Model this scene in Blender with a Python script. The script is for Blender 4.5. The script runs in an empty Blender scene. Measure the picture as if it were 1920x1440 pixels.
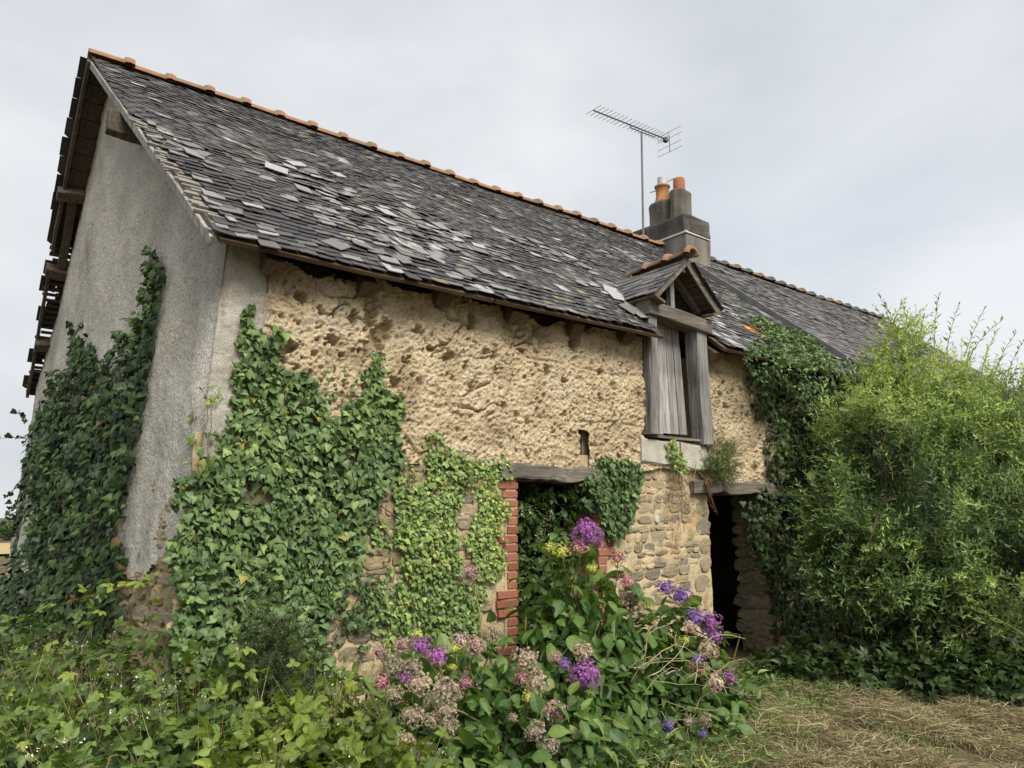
import bpy, math, random
import numpy as np
from mathutils import Matrix, Vector

random.seed(11)
rng = np.random.default_rng(11)
scene = bpy.context.scene
COL = scene.collection

# ------------------------------------------------------------------ camera, sky, sun, exposure
FPX = 1331.0
PITCH = math.radians(9.804)
PSI = math.radians(52.02)
CAM = np.array([-1.265, -4.769, 1.65])
FWD = np.array([math.cos(PSI) * math.cos(PITCH), math.sin(PSI) * math.cos(PITCH), math.sin(PITCH)])
RIGHT = np.array([math.sin(PSI), -math.cos(PSI), 0.0])
UP = np.cross(RIGHT, FWD)

cam_data = bpy.data.cameras.new("camera")
cam_data.sensor_width = 36.0
cam_data.lens = FPX / 1920.0 * 36.0
cam_data.clip_start = 0.05
cam_data.clip_end = 3000.0
cam = bpy.data.objects.new("camera", cam_data)
COL.objects.link(cam)
cam.matrix_world = Matrix(((RIGHT[0], UP[0], -FWD[0], CAM[0]),
                           (RIGHT[1], UP[1], -FWD[1], CAM[1]),
                           (RIGHT[2], UP[2], -FWD[2], CAM[2]),
                           (0, 0, 0, 1)))
scene.camera = cam

SUN_DIR = Vector((-0.08, -0.72, 0.78)).normalized()
SUN_EL = math.asin(SUN_DIR.z)
SUN_ROT = math.atan2(SUN_DIR.x, SUN_DIR.y)

world = bpy.data.worlds.new("World")
scene.world = world
world.use_nodes = True
wn, wl = world.node_tree.nodes, world.node_tree.links
wn.clear()
w_out = wn.new("ShaderNodeOutputWorld")
w_bg = wn.new("ShaderNodeBackground")
w_sky = wn.new("ShaderNodeTexSky")
w_sky.sky_type = 'NISHITA'
w_sky.sun_disc = False
w_sky.sun_elevation = SUN_EL
w_sky.sun_rotation = SUN_ROT
w_sky.air_density = 1.0
w_sky.dust_density = 2.0
w_tc = wn.new("ShaderNodeTexCoord")
w_map = wn.new("ShaderNodeMapping")
w_map.inputs['Scale'].default_value = (1.0, 1.0, 1.9)
w_n1 = wn.new("ShaderNodeTexNoise")
w_n1.inputs['Scale'].default_value = 2.1
w_n1.inputs['Detail'].default_value = 6.0
w_n1.inputs['Roughness'].default_value = 0.52
w_n1.inputs['Distortion'].default_value = 0.35
w_r1 = wn.new("ShaderNodeValToRGB")           # grey cloud base to bright cloud
w_r1.color_ramp.elements[0].position = 0.34
w_r1.color_ramp.elements[0].color = (3.10, 3.24, 3.42, 1)
w_r1.color_ramp.elements[1].position = 0.66
w_r1.color_ramp.elements[1].color = (4.10, 4.15, 4.24, 1)
w_n2 = wn.new("ShaderNodeTexNoise")
w_n2.inputs['Scale'].default_value = 1.3
w_n2.inputs['Detail'].default_value = 5.0
w_r2 = wn.new("ShaderNodeValToRGB")           # how much cloud covers the blue
w_r2.color_ramp.elements[0].position = 0.30
w_r2.color_ramp.elements[0].color = (0.87, 0.87, 0.87, 1)
w_r2.color_ramp.elements[1].position = 0.52
w_r2.color_ramp.elements[1].color = (0.97, 0.97, 0.97, 1)
w_mix = wn.new("ShaderNodeMixRGB")
wl.new(w_tc.outputs['Generated'], w_map.inputs['Vector'])
wl.new(w_map.outputs['Vector'], w_n1.inputs['Vector'])
wl.new(w_map.outputs['Vector'], w_n2.inputs['Vector'])
wl.new(w_n1.outputs['Fac'], w_r1.inputs['Fac'])
wl.new(w_n2.outputs['Fac'], w_r2.inputs['Fac'])
wl.new(w_r2.outputs['Color'], w_mix.inputs['Fac'])
wl.new(w_sky.outputs['Color'], w_mix.inputs['Color1'])
wl.new(w_r1.outputs['Color'], w_mix.inputs['Color2'])
wl.new(w_mix.outputs['Color'], w_bg.inputs['Color'])
wl.new(w_bg.outputs['Background'], w_out.inputs['Surface'])
w_bg.inputs['Strength'].default_value = 0.067

sun_data = bpy.data.lights.new("sun", 'SUN')
sun_data.energy = 1.5
sun_data.angle = math.radians(30)
sun_data.color = (1.0, 0.95, 0.87)
sun = bpy.data.objects.new("sun", sun_data)
COL.objects.link(sun)
sun.rotation_euler = SUN_DIR.to_track_quat('Z', 'Y').to_euler()

scene.view_settings.view_transform = 'Standard'
scene.view_settings.look = 'None'
scene.view_settings.exposure = 1.7
scene.view_settings.gamma = 1.0
scene.view_settings.use_curve_mapping = False
scene.cycles.max_bounces = 5
scene.cycles.diffuse_bounces = 3
scene.cycles.transmission_bounces = 2
scene.cycles.use_denoising = True


# ------------------------------------------------------------------ measuring helpers
def ray(px, py):
    return FWD * FPX + RIGHT * (px - 960.0) - UP * (py - 720.0)

def at(px, py, Y=0.0):
    """point of the plane y = Y behind a spot of the photograph"""
    r = ray(px, py)
    return CAM + r * ((Y - CAM[1]) / r[1])

def atx(px, py, X):
    r = ray(px, py)
    return CAM + r * ((X - CAM[0]) / r[0])

def depth_of(P):
    return (np.asarray(P) - CAM) @ FWD

def gable_x(y, z):
    """face of the rendered gable: it leans out at the foot and swings back along its length"""
    y = np.asarray(y, float); z = np.asarray(z, float)
    return -(0.115 * np.minimum(y, 3.2) + 0.035 * np.maximum(y - 3.2, 0)) - 0.05 * np.maximum(3.46 - z, 0)

def at_gable(px, py):
    r = ray(px, py)
    t = np.linspace(0.3, 16, 6000) / FPX
    P = CAM + t[:, None] * r
    f = P[:, 0] - gable_x(P[:, 1], P[:, 2])
    k = np.nonzero((f[:-1] < 0) & (f[1:] >= 0))[0]
    return P[k[0]] if len(k) else P[np.argmin(abs(f))]

EAVE = np.array([0, -0.30, 3.33]); RIDGE = np.array([0, 3.25, 6.27])
SV = (RIDGE - EAVE) / np.linalg.norm(RIDGE - EAVE)
SL = np.linalg.norm(RIDGE - EAVE)
SN = np.array([0, -SV[2], SV[1]])

def at_slope(px, py):
    r = ray(px, py)
    return CAM + r * (((EAVE - CAM) @ SN) / (r @ SN))

def slope_us(px, py):
    P = at_slope(px, py)
    return P[0], (P - EAVE) @ SV


# ------------------------------------------------------------------ noise
def _hash(i, j, k, seed):
    n = (i.astype(np.int64) * 73856093) ^ (j.astype(np.int64) * 19349663) ^ (k.astype(np.int64) * 83492791) ^ (seed * 2654435)
    n = (n ^ (n >> 13)) * 1274126177
    n = n ^ (n >> 16)
    return (n & 0xFFFFFF) / float(0xFFFFFF)

def vnoise(P, scale=1.0, seed=0):
    P = np.asarray(P, float) * scale
    f = np.floor(P); t = P - f; t = t * t * (3 - 2 * t)
    i, j, k = f[..., 0], f[..., 1], f[..., 2]
    out = 0
    for a in (0, 1):
        for b in (0, 1):
            for c in (0, 1):
                w = (t[..., 0] if a else 1 - t[..., 0]) * (t[..., 1] if b else 1 - t[..., 1]) * (t[..., 2] if c else 1 - t[..., 2])
                out = out + w * _hash(i + a, j + b, k + c, seed)
    return out * 2 - 1

def fbm(P, scale=1.0, octaves=4, seed=0, gain=0.5):
    s, a, o = 0.0, 1.0, 0.0
    for q in range(octaves):
        s = s + a * vnoise(P, scale * 2 ** q, seed + q * 17)
        o += a; a *= gain
    return s / o

def norm(v):
    v = np.asarray(v, float)
    return v / np.maximum(np.linalg.norm(v, axis=-1, keepdims=True), 1e-9)

def in_poly(x, y, poly):
    x = np.asarray(x); y = np.asarray(y); c = np.zeros(x.shape, bool)
    n = len(poly)
    for a in range(n):
        x0, y0 = poly[a]; x1, y1 = poly[(a + 1) % n]
        hit = ((y0 > y) != (y1 > y)) & (x < (x1 - x0) * (y - y0) / ((y1 - y0) if y1 != y0 else 1e-9) + x0)
        c ^= hit
    return c


# ------------------------------------------------------------------ materials
def _mat(name):
    m = bpy.data.materials.new(name)
    m.use_nodes = True
    n, l = m.node_tree.nodes, m.node_tree.links
    return m, n, l, n['Principled BSDF'], n['Material Output']

def noise_node(n, l, scale, detail=5, rough=0.55, stretch=None, coord='Object'):
    tc = n.new("ShaderNodeTexCoord")
    t = n.new("ShaderNodeTexNoise")
    t.inputs['Scale'].default_value = scale
    t.inputs['Detail'].default_value = detail
    t.inputs['Roughness'].default_value = rough
    if stretch:
        mp = n.new("ShaderNodeMapping")
        mp.inputs['Scale'].default_value = stretch
        l.new(tc.outputs[coord], mp.inputs['Vector'])
        l.new(mp.outputs['Vector'], t.inputs['Vector'])
    else:
        l.new(tc.outputs[coord], t.inputs['Vector'])
    return t

def ramp(n, l, src, stops):
    r = n.new("ShaderNodeValToRGB")
    el = r.color_ramp.elements
    while len(el) < len(stops):
        el.new(0.5)
    for e, (p, c) in zip(el, stops):
        e.position = p
        e.color = (*c, 1) if len(c) == 3 else c
    l.new(src, r.inputs['Fac'])
    return r

def mixc(n, l, fac, a, b, mode='MIX'):
    x = n.new("ShaderNodeMixRGB")
    x.blend_type = mode
    for sock, v in (('Fac', fac), ('Color1', a), ('Color2', b)):
        if isinstance(v, (int, float)):
            x.inputs[sock].default_value = v
        elif isinstance(v, tuple):
            x.inputs[sock].default_value = (*v, 1)
        else:
            l.new(v, x.inputs[sock])
    return x

def bump(n, l, bsdf, srcs):
    """srcs: (height socket, strength, distance)"""
    prev = None
    for s, st, d in srcs:
        b = n.new("ShaderNodeBump")
        b.inputs['Strength'].default_value = st
        b.inputs['Distance'].default_value = d
        l.new(s, b.inputs['Height'])
        if prev:
            l.new(prev.outputs['Normal'], b.inputs['Normal'])
        prev = b
    l.new(prev.outputs['Normal'], bsdf.inputs['Normal'])

def surf_mat(name, stops, scale=3, detail=5, rough=0.9, grain=60, grain_amt=0.35, bump_st=0.5, bump_d=0.01,
             second=None, stretch=None, spec=0.25, use_tint=False, fleck=None):
    """mottled matt surface: large colour patches, fine grain, relief"""
    m, n, l, b, o = _mat(name)
    t = noise_node(n, l, scale, detail, 0.6, stretch)
    c = ramp(n, l, t.outputs['Fac'], stops)
    col = c.outputs['Color']
    if second:                                   # (scale, threshold lo, hi, colour, stretch)
        t2 = noise_node(n, l, second[0], 6, 0.6, second[4] if len(second) > 4 else None)
        f2 = ramp(n, l, t2.outputs['Fac'], [(second[1], (0, 0, 0)), (second[2], (1, 1, 1))])
        col = mixc(n, l, f2.outputs['Color'], col, second[3]).outputs['Color']
    if fleck:
        t3 = noise_node(n, l, fleck[0], 3, 0.5)
        f3 = ramp(n, l, t3.outputs['Fac'], [(fleck[1], (0, 0, 0)), (fleck[2], (1, 1, 1))])
        col = mixc(n, l, f3.outputs['Color'], col, fleck[3]).outputs['Color']
    g = noise_node(n, l, grain, 4, 0.7, stretch)
    gr = ramp(n, l, g.outputs['Fac'], [(0.25, (1 - grain_amt,) * 3), (0.75, (1 + grain_amt,) * 3)])
    col = mixc(n, l, 1.0, col, gr.outputs['Color'], 'MULTIPLY').outputs['Color']
    if use_tint:
        a = n.new("ShaderNodeAttribute"); a.attribute_name = 'tint'
        col = mixc(n, l, 1.0, col, a.outputs['Color'], 'MULTIPLY').outputs['Color']
    l.new(col, b.inputs['Base Color'])
    b.inputs['Roughness'].default_value = rough
    b.inputs['Specular IOR Level'].default_value = spec
    bump(n, l, b, [(t.outputs['Fac'], bump_st * 0.6, bump_d * 2), (g.outputs['Fac'], bump_st, bump_d)])
    return m

def leaf_mat(name, rough=0.5, trans=0.3, spec=0.4, grain=0.22):
    """leaf: colour from the leaf's own tint, fine mottling, some light through the blade"""
    m, n, l, b, o = _mat(name)
    a = n.new("ShaderNodeAttribute"); a.attribute_name = 'tint'
    t = noise_node(n, l, 30, 1, 0.6)
    r = ramp(n, l, t.outputs['Fac'], [(0.3, (1 - grain,) * 3), (0.7, (1 + grain,) * 3)])
    oi = n.new("ShaderNodeObjectInfo")
    r2 = ramp(n, l, oi.outputs['Random'], [(0.0, (0.8, 0.82, 0.8)), (1.0, (1.2, 1.17, 1.1))])
    c = mixc(n, l, 1.0, a.outputs['Color'], r.outputs['Color'], 'MULTIPLY')
    c = mixc(n, l, 1.0, c.outputs['Color'], r2.outputs['Color'], 'MULTIPLY')
    l.new(c.outputs['Color'], b.inputs['Base Color'])
    b.inputs['Roughness'].default_value = rough
    b.inputs['Specular IOR Level'].default_value = spec
    tr = n.new("ShaderNodeBsdfTranslucent")
    c2 = mixc(n, l, 1.0, c.outputs['Color'], (1.25, 1.3, 0.6), 'MULTIPLY')
    l.new(c2.outputs['Color'], tr.inputs['Color'])
    mx = n.new("ShaderNodeMixShader")
    mx.inputs['Fac'].default_value = trans
    l.new(b.outputs['BSDF'], mx.inputs[1])
    l.new(tr.outputs['BSDF'], mx.inputs[2])
    l.new(mx.outputs['Shader'], o.inputs['Surface'])
    return m

def wood_mat(name, dark, light, axis='x', rough=0.85, scale=1.0):
    """weathered timber with long grain along one axis of the object"""
    m, n, l, b, o = _mat(name)
    st = {'x': (0.6, 14, 14), 'y': (14, 0.6, 14), 'z': (14, 14, 0.6)}[axis]
    st = tuple(s * scale for s in st)
    t = noise_node(n, l, 2.2, 8, 0.65, st)
    c = ramp(n, l, t.outputs['Fac'], [(0.28, dark), (0.5, tuple((x + y) / 2 for x, y in zip(dark, light))), (0.72, light)])
    big = noise_node(n, l, 2.0, 4, 0.6)
    br = ramp(n, l, big.outputs['Fac'], [(0.3, (0.72, 0.72, 0.74)), (0.7, (1.2, 1.18, 1.14))])
    a = n.new("ShaderNodeAttribute"); a.attribute_name = 'tint'
    col = mixc(n, l, 1.0, c.outputs['Color'], br.outputs['Color'], 'MULTIPLY')
    col = mixc(n, l, 1.0, col.outputs['Color'], a.outputs['Color'], 'MULTIPLY')
    l.new(col.outputs['Color'], b.inputs['Base Color'])
    b.inputs['Roughness'].default_value = rough
    b.inputs['Specular IOR Level'].default_value = 0.2
    bump(n, l, b, [(t.outputs['Fac'], 0.8, 0.006)])
    return m

M = {}
M['cob'] = surf_mat('cob', [(0.27, (0.26, 0.195, 0.12)), (0.42, (0.45, 0.355, 0.225)), (0.55, (0.585, 0.475, 0.31)), (0.72, (0.525, 0.445, 0.33))],
                    scale=3.1, detail=9, grain=85, grain_amt=0.5, bump_st=1.0, bump_d=0.014,
                    second=(1.4, 0.63, 0.76, (0.47, 0.37, 0.16)), fleck=(60, 0.66, 0.70, (0.74, 0.64, 0.44)))
M['mortar'] = surf_mat('mortar', [(0.25, (0.36, 0.27, 0.15)), (0.5, (0.50, 0.40, 0.245)), (0.75, (0.58, 0.49, 0.33))],
                       scale=3.5, grain=80, grain_amt=0.4, bump_st=0.9, bump_d=0.012,
                       second=(1.6, 0.56, 0.72, (0.50, 0.27, 0.10)), fleck=(18, 0.64, 0.72, (0.45, 0.37, 0.10)))
M['render'] = surf_mat('render', [(0.28, (0.29, 0.27, 0.23)), (0.45, (0.41, 0.39, 0.345)), (0.55, (0.47, 0.45, 0.40)), (0.75, (0.56, 0.54, 0.485))],
                       scale=1.1, detail=9, grain=42, grain_amt=0.45, bump_st=1.0, bump_d=0.024, fleck=(3.2, 0.62, 0.70, (0.47, 0.43, 0.355)),
                       second=(1.7, 0.56, 0.86, (0.24, 0.225, 0.19), (1.3, 1.3, 0.4)))
M['render_light'] = surf_mat('render_light', [(0.3, (0.29, 0.26, 0.21)), (0.5, (0.40, 0.375, 0.32)), (0.7, (0.48, 0.465, 0.41))],
                             scale=2.4, grain=110, grain_amt=0.5, bump_st=0.9, bump_d=0.010,
                             second=(2.5, 0.50, 0.70, (0.28, 0.215, 0.15), (2, 2, 0.5)))
M['stone'] = surf_mat('stone', [(0.25, (0.6, 0.57, 0.52)), (0.5, (0.95, 0.92, 0.86)), (0.75, (1.2, 1.15, 1.05))],
                      scale=7, grain=95, grain_amt=0.45, bump_st=0.8, bump_d=0.010, use_tint=True,
                      second=(5, 0.60, 0.76, (1.5, 1.15, 0.55)), fleck=(70, 0.68, 0.74, (1.9, 1.85, 1.75)))
M['brick'] = surf_mat('brick', [(0.3, (0.25, 0.085, 0.052)), (0.55, (0.35, 0.130, 0.080)), (0.8, (0.40, 0.185, 0.12))],
                      scale=9, grain=120, grain_amt=0.3, bump_st=0.5, bump_d=0.005, use_tint=True, fleck=(9, 0.58, 0.72, (0.36, 0.25, 0.17)))
M['slate'] = surf_mat('slate', [(0.25, (0.75, 0.75, 0.78)), (0.5, (1, 1, 1)), (0.75, (1.3, 1.28, 1.22))],
                      scale=5, grain=40, grain_amt=0.28, bump_st=0.35, bump_d=0.006, rough=0.55, spec=0.45, use_tint=True,
                      second=(0.9, 0.66, 0.80, (1.5, 1.4, 0.95)))
M['terracotta'] = surf_mat('terracotta', [(0.3, (0.27, 0.105, 0.062)), (0.5, (0.34, 0.155, 0.095)), (0.75, (0.40, 0.235, 0.17))],
                           scale=6, grain=70, grain_amt=0.35, bump_st=0.7, bump_d=0.008, use_tint=True,
                           second=(9, 0.46, 0.58, (0.235, 0.185, 0.085)), fleck=(45, 0.62, 0.70, (0.18, 0.17, 0.14)))
M['concrete'] = surf_mat('concrete', [(0.3, (0.10, 0.096, 0.085)), (0.5, (0.19, 0.18, 0.16)), (0.72, (0.30, 0.285, 0.255))],
                         scale=2.6, grain=75, grain_amt=0.4, bump_st=0.8, bump_d=0.012, stretch=(1.5, 1.5, 0.5), use_tint=True,
                         fleck=(9, 0.63, 0.72, (0.24, 0.17, 0.03)))
M['sill'] = surf_mat('sill', [(0.3, (0.34, 0.31, 0.25)), (0.6, (0.48, 0.45, 0.38))], scale=6, grain=90, grain_amt=0.4, bump_st=0.8, bump_d=0.01)
M['wood_grey_z'] = wood_mat('wood_grey_z', (0.055, 0.050, 0.045), (0.47, 0.455, 0.43), 'z', scale=1.5)
M['wood_grey_x'] = wood_mat('wood_grey_x', (0.045, 0.037, 0.029), (0.25, 0.225, 0.19), 'x', scale=1.5)
M['wood_brown_x'] = wood_mat('wood_brown_x', (0.06, 0.04, 0.025), (0.20, 0.145, 0.09), 'x')
M['wood_dark'] = wood_mat('wood_dark', (0.045, 0.036, 0.028), (0.15, 0.12, 0.09), 'y')
M['lath'] = wood_mat('lath', (0.12, 0.10, 0.08), (0.40, 0.37, 0.32), 'x')
M['zinc'] = surf_mat('zinc', [(0.3, (0.30, 0.32, 0.34)), (0.7, (0.52, 0.54, 0.57))], scale=8, grain=30, grain_amt=0.15, bump_st=0.1, rough=0.45, spec=0.6)
M['metal_dark'] = surf_mat('metal_dark', [(0.3, (0.09, 0.088, 0.092)), (0.7, (0.17, 0.168, 0.175))], scale=8, grain=40, grain_amt=0.2, bump_st=0.1, rough=0.5, spec=0.5)
M['metal_light'] = surf_mat('metal_light', [(0.3, (0.45, 0.45, 0.46)), (0.7, (0.65, 0.65, 0.66))], scale=8, grain=40, grain_amt=0.2, bump_st=0.1, rough=0.4, spec=0.6)
M['earth'] = surf_mat('earth', [(0.3, (0.07, 0.052, 0.03)), (0.55, (0.14, 0.105, 0.055)), (0.75, (0.21, 0.17, 0.09))],
                      scale=2.5, grain=60, grain_amt=0.45, bump_st=0.9, bump_d=0.03, second=(1.1, 0.5, 0.65, (0.07, 0.085, 0.03)))
M['field'] = surf_mat('field', [(0.3, (0.33, 0.25, 0.10)), (0.7, (0.45, 0.35, 0.16))], scale=0.3, grain=6, grain_amt=0.25, bump_st=0.2)
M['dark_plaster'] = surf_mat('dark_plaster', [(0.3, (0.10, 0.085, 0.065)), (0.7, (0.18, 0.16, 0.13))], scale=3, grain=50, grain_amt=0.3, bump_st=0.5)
M['ivy'] = leaf_mat('ivy', rough=0.5, trans=0.18, spec=0.3)
M['leaf'] = leaf_mat('leaf', rough=0.5, trans=0.36, spec=0.4)
M['petal'] = leaf_mat('petal', rough=0.7, trans=0.25, spec=0.2, grain=0.12)
M['straw'] = leaf_mat('straw', rough=0.75, trans=0.15, spec=0.2)
M['bark'] = surf_mat('bark', [(0.3, (0.09, 0.065, 0.042)), (0.7, (0.22, 0.17, 0.115))], scale=14, grain=60, grain_amt=0.4, bump_st=0.8, bump_d=0.006, use_tint=True)


# ------------------------------------------------------------------ object helpers
BASE = {}                                        # world position of each parent's origin

def link(o, parent=None, loc=(0, 0, 0)):
    COL.objects.link(o)
    if parent is not None:
        o.parent = parent
        o.location = Vector(loc) - Vector(BASE[parent.name])
    else:
        o.location = loc
    BASE[o.name] = tuple(loc)
    return o

def tag(o, label=None, cat=None, group=None, kind=None):
    if label: o['label'] = label
    if cat: o['category'] = cat
    if group: o['group'] = group
    if kind: o['kind'] = kind
    return o

def thing(name, label, cat, loc=(0, 0, 0), group=None):
    return tag(link(bpy.data.objects.new(name, None), None, loc), label, cat, group)

def part_empty(name, parent, loc=None):
    return link(bpy.data.objects.new(name, None), parent, BASE[parent.name] if loc is None else loc)

def mesh_data(name, V, F, mat, tint=None, smooth=False):
    V = np.asarray(V, float).reshape(-1, 3)
    me = bpy.data.meshes.new(name)
    if isinstance(F, np.ndarray) and F.ndim == 2:
        k = F.shape[1]
        me.vertices.add(len(V)); me.vertices.foreach_set('co', V.ravel())
        me.loops.add(F.size); me.loops.foreach_set('vertex_index', F.ravel().astype(np.int32))
        me.polygons.add(len(F)); me.polygons.foreach_set('loop_start', np.arange(0, F.size, k, dtype=np.int32))
        me.update(calc_edges=True)
    else:
        me.from_pydata([tuple(v) for v in V], [], [tuple(int(i) for i in f) for f in F])
    a = me.attributes.new('tint', 'FLOAT_COLOR', 'POINT')
    if tint is None:
        tint = (1, 1, 1)
    t = np.ones((len(V), 4)); t[:, :3] = np.asarray(tint, float)
    a.data.foreach_set('color', t.ravel())
    if smooth:
        me.polygons.foreach_set('use_smooth', np.ones(len(me.polygons), bool))
    me.materials.append(mat)
    me.update()
    return me

def obj(name, V, F, mat, parent=None, tint=None, smooth=False, loc=None, **tags):
    """one mesh object from world-space vertices; its origin sits at the middle of its foot"""
    V = np.asarray(V, float).reshape(-1, 3)
    if loc is None:
        lo, hi = V.min(0), V.max(0)
        loc = ((lo[0] + hi[0]) / 2, (lo[1] + hi[1]) / 2, lo[2])
    me = mesh_data(name, V - np.asarray(loc), F, mat, tint, smooth)
    o = link(bpy.data.objects.new(name, me), parent, loc)
    return tag(o, **tags)

BOXF = [(0, 3, 2, 1), (4, 5, 6, 7), (0, 1, 5, 4), (1, 2, 6, 5), (2, 3, 7, 6), (3, 0, 4, 7)]

def box(x0, x1, y0, y1, z0, z1):
    return np.array([(x0, y0, z0), (x1, y0, z0), (x1, y1, z0), (x0, y1, z0), (x0, y0, z1), (x1, y0, z1), (x1, y1, z1), (x0, y1, z1)], float), [tuple(f) for f in BOXF]

def beam(a, b, w, h, up=(0, 0, 1), rough=0.0, seg=1, seed=0, taper=1.0):
    """squared timber from a to b, w across and h high, hewn a little unevenly"""
    a = np.asarray(a, float); b = np.asarray(b, float)
    d = norm(b - a); s = norm(np.cross(d, up)); u = np.cross(s, d)
    r = np.random.default_rng(seed + 5)
    V, F = [], []
    c = 0.07
    prof = np.array([(-.5 + c, -.5), (.5 - c, -.5), (.5, -.5 + c), (.5, .5 - c), (.5 - c, .5), (-.5 + c, .5), (-.5, .5 - c), (-.5, -.5 + c)])
    n = len(prof)
    for q in range(seg + 1):
        t = q / seg
        k = 1 + (taper - 1) * t
        p = a + (b - a) * t + s * r.normal() * rough + u * r.normal() * rough
        for (x, y) in prof:
            V.append(p + s * x * w * k * (1 + r.normal() * rough * 2) + u * y * h * k * (1 + r.normal() * rough * 2))
    for q in range(seg):
        for i in range(n):
            j = (i + 1) % n
            F.append((q * n + i, q * n + j, (q + 1) * n + j, (q + 1) * n + i))
    F.append(tuple(range(n - 1, -1, -1))); F.append(tuple(seg * n + i for i in range(n)))
    return np.array(V), F

def join(parts):
    V, F, o = [], [], 0
    for v, f in parts:
        V.append(np.asarray(v)); F += [tuple(i + o for i in q) for q in f]; o += len(v)
    return np.vstack(V), F

def tube(pts, r0, r1=None, n=5):
    pts = np.asarray(pts, float); r1 = r0 if r1 is None else r1
    d = norm(np.gradient(pts, axis=0))
    ref = np.where(abs(d[:, 2:3]) > 0.9, np.array([[1, 0, 0]]), np.array([[0, 0, 1]]))
    s = norm(np.cross(d, ref)); u = np.cross(s, d)
    rr = np.linspace(r0, r1, len(pts))[:, None]
    ang = np.arange(n) / n * 2 * math.pi
    V = np.concatenate([pts[:, None, :] + (s * rr)[:, None, :] * np.cos(ang)[None, :, None] + (u * rr)[:, None, :] * np.sin(ang)[None, :, None]]).reshape(-1, 3)
    F = []
    for q in range(len(pts) - 1):
        for i in range(n):
            j = (i + 1) % n
            F.append((q * n + i, q * n + j, (q + 1) * n + j, (q + 1) * n + i))
    F.append(tuple(range(n - 1, -1, -1))); F.append(tuple((len(pts) - 1) * n + i for i in range(n)))
    return V, F

def lathe(c, prof, n=16):
    """prof: (radius, height) pairs round a vertical axis at c"""
    c = np.asarray(c, float); V, F = [], []
    for (r, z) in prof:
        for i in range(n):
            a = i / n * 2 * math.pi
            V.append(c + np.array((r * math.cos(a), r * math.sin(a), z)))
    for q in range(len(prof) - 1):
        for i in range(n):
            j = (i + 1) % n
            F.append((q * n + i, q * n + j, (q + 1) * n + j, (q + 1) * n + i))
    F.append(tuple(range(n - 1, -1, -1))); F.append(tuple((len(prof) - 1) * n + i for i in range(n)))
    return np.array(V), F

def wander(a, b, n=8, amp=0.05, seed=0, sag=0.0):
    """uneven path from a to b"""
    r = np.random.default_rng(seed)
    t = np.linspace(0, 1, n)[:, None]
    P = np.asarray(a, float) * (1 - t) + np.asarray(b, float) * t
    J = np.cumsum(r.normal(size=(n, 3)), 0); J -= J[0] + (J[-1] - J[0]) * t
    P = P + J * amp / math.sqrt(n)
    P[:, 2] += sag * 4 * (t * (1 - t))[:, 0]
    return P

# --- many alike pieces: the ones that show largest are objects of their own, the rest one mesh
def frames(pos, tip, nor, size):
    """4x4 matrices: y axis along the tip, z axis along the normal"""
    pos = np.asarray(pos, float); t = norm(tip)
    n = np.asarray(nor, float)
    x = norm(np.cross(t, n)); n = np.cross(x, t)
    size = np.asarray(size, float)
    if size.ndim == 1: size = np.stack([size] * 3, 1)
    Mx = np.zeros((len(pos), 4, 4))
    Mx[:, :3, 0] = x * size[:, :1]; Mx[:, :3, 1] = t * size[:, 1:2]; Mx[:, :3, 2] = n * size[:, 2:3]
    Mx[:, :3, 3] = pos; Mx[:, 3, 3] = 1
    return Mx

class Variants:
    """shapes of one kind of piece: (V, F) with a uniform or per-vertex tint"""
    def __init__(self, name, mat, shapes, tints, smooth=False):
        self.V, self.F, self.T, self.me, self.mat, self.smooth = [], [], [], [], mat, smooth
        for t in tints:
            for (V, F, *own) in shapes:
                T = np.asarray(own[0]) * np.asarray(t) if own else np.tile(np.asarray(t, float), (len(V), 1))
                self.V.append(np.asarray(V, float)); self.F.append(F); self.T.append(T)
                self.me.append(None)
        self.name, self.ns, self.nt = name, len(shapes), len(tints)
    def idx(self, shape, tint):
        return np.asarray(tint) * self.ns + np.asarray(shape)
    def mesh(self, i):
        if self.me[i] is None:
            self.me[i] = mesh_data(self.name, self.V[i], self.F[i], self.mat, self.T[i], self.smooth)
        return self.me[i]

def pieces(name, parent, var, idx, mats, most=300, score=None, rest_name='foliage', singles=True):
    idx = np.asarray(idx); N = len(idx)
    if score is None:
        score = np.linalg.norm(mats[:, :3, 1], axis=1) / np.maximum(depth_of(mats[:, :3, 3]), 0.3)
    order = np.argsort(-score)
    top = order[:most] if singles else order[:0]
    base = Vector(BASE[parent.name])
    T = Matrix.Translation(-base)
    for k in top:
        o = bpy.data.objects.new(name, var.mesh(int(idx[k])))
        COL.objects.link(o)
        o.parent = parent
        o.matrix_basis = T @ Matrix(mats[k].tolist())
    rest = order[len(top):]
    if len(rest) == 0:
        return None
    Vs, Ts, Fs, off = [], [], [], 0
    for i in np.unique(idx[rest]):
        ks = rest[idx[rest] == i]
        V = np.c_[var.V[i], np.ones(len(var.V[i]))]
        W = np.einsum('nij,vj->nvi', mats[ks], V)[:, :, :3]
        nv = V.shape[0]
        jit = 1 + rng.uniform(-0.18, 0.18, (len(ks), 1, 1))
        Vs.append(W.reshape(-1, 3)); Ts.append((var.T[i][None] * jit).reshape(-1, 3))
        tri = []
        for f in var.F[i]:
            for q in range(1, len(f) - 1):
                tri.append((f[0], f[q], f[q + 1]))
        tri = np.array(tri)
        Fs.append((tri[None] + (np.arange(len(ks)) * nv)[:, None, None] + off).reshape(-1, 3)); off += nv * len(ks)
    V = np.vstack(Vs); F = np.vstack(Fs)
    me = mesh_data(rest_name, V - np.asarray(base), F, var.mat, np.vstack(Ts), var.smooth)
    o = link(bpy.data.objects.new(rest_name, me), parent, tuple(base))
    o['kind'] = 'stuff'
    return o

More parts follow.
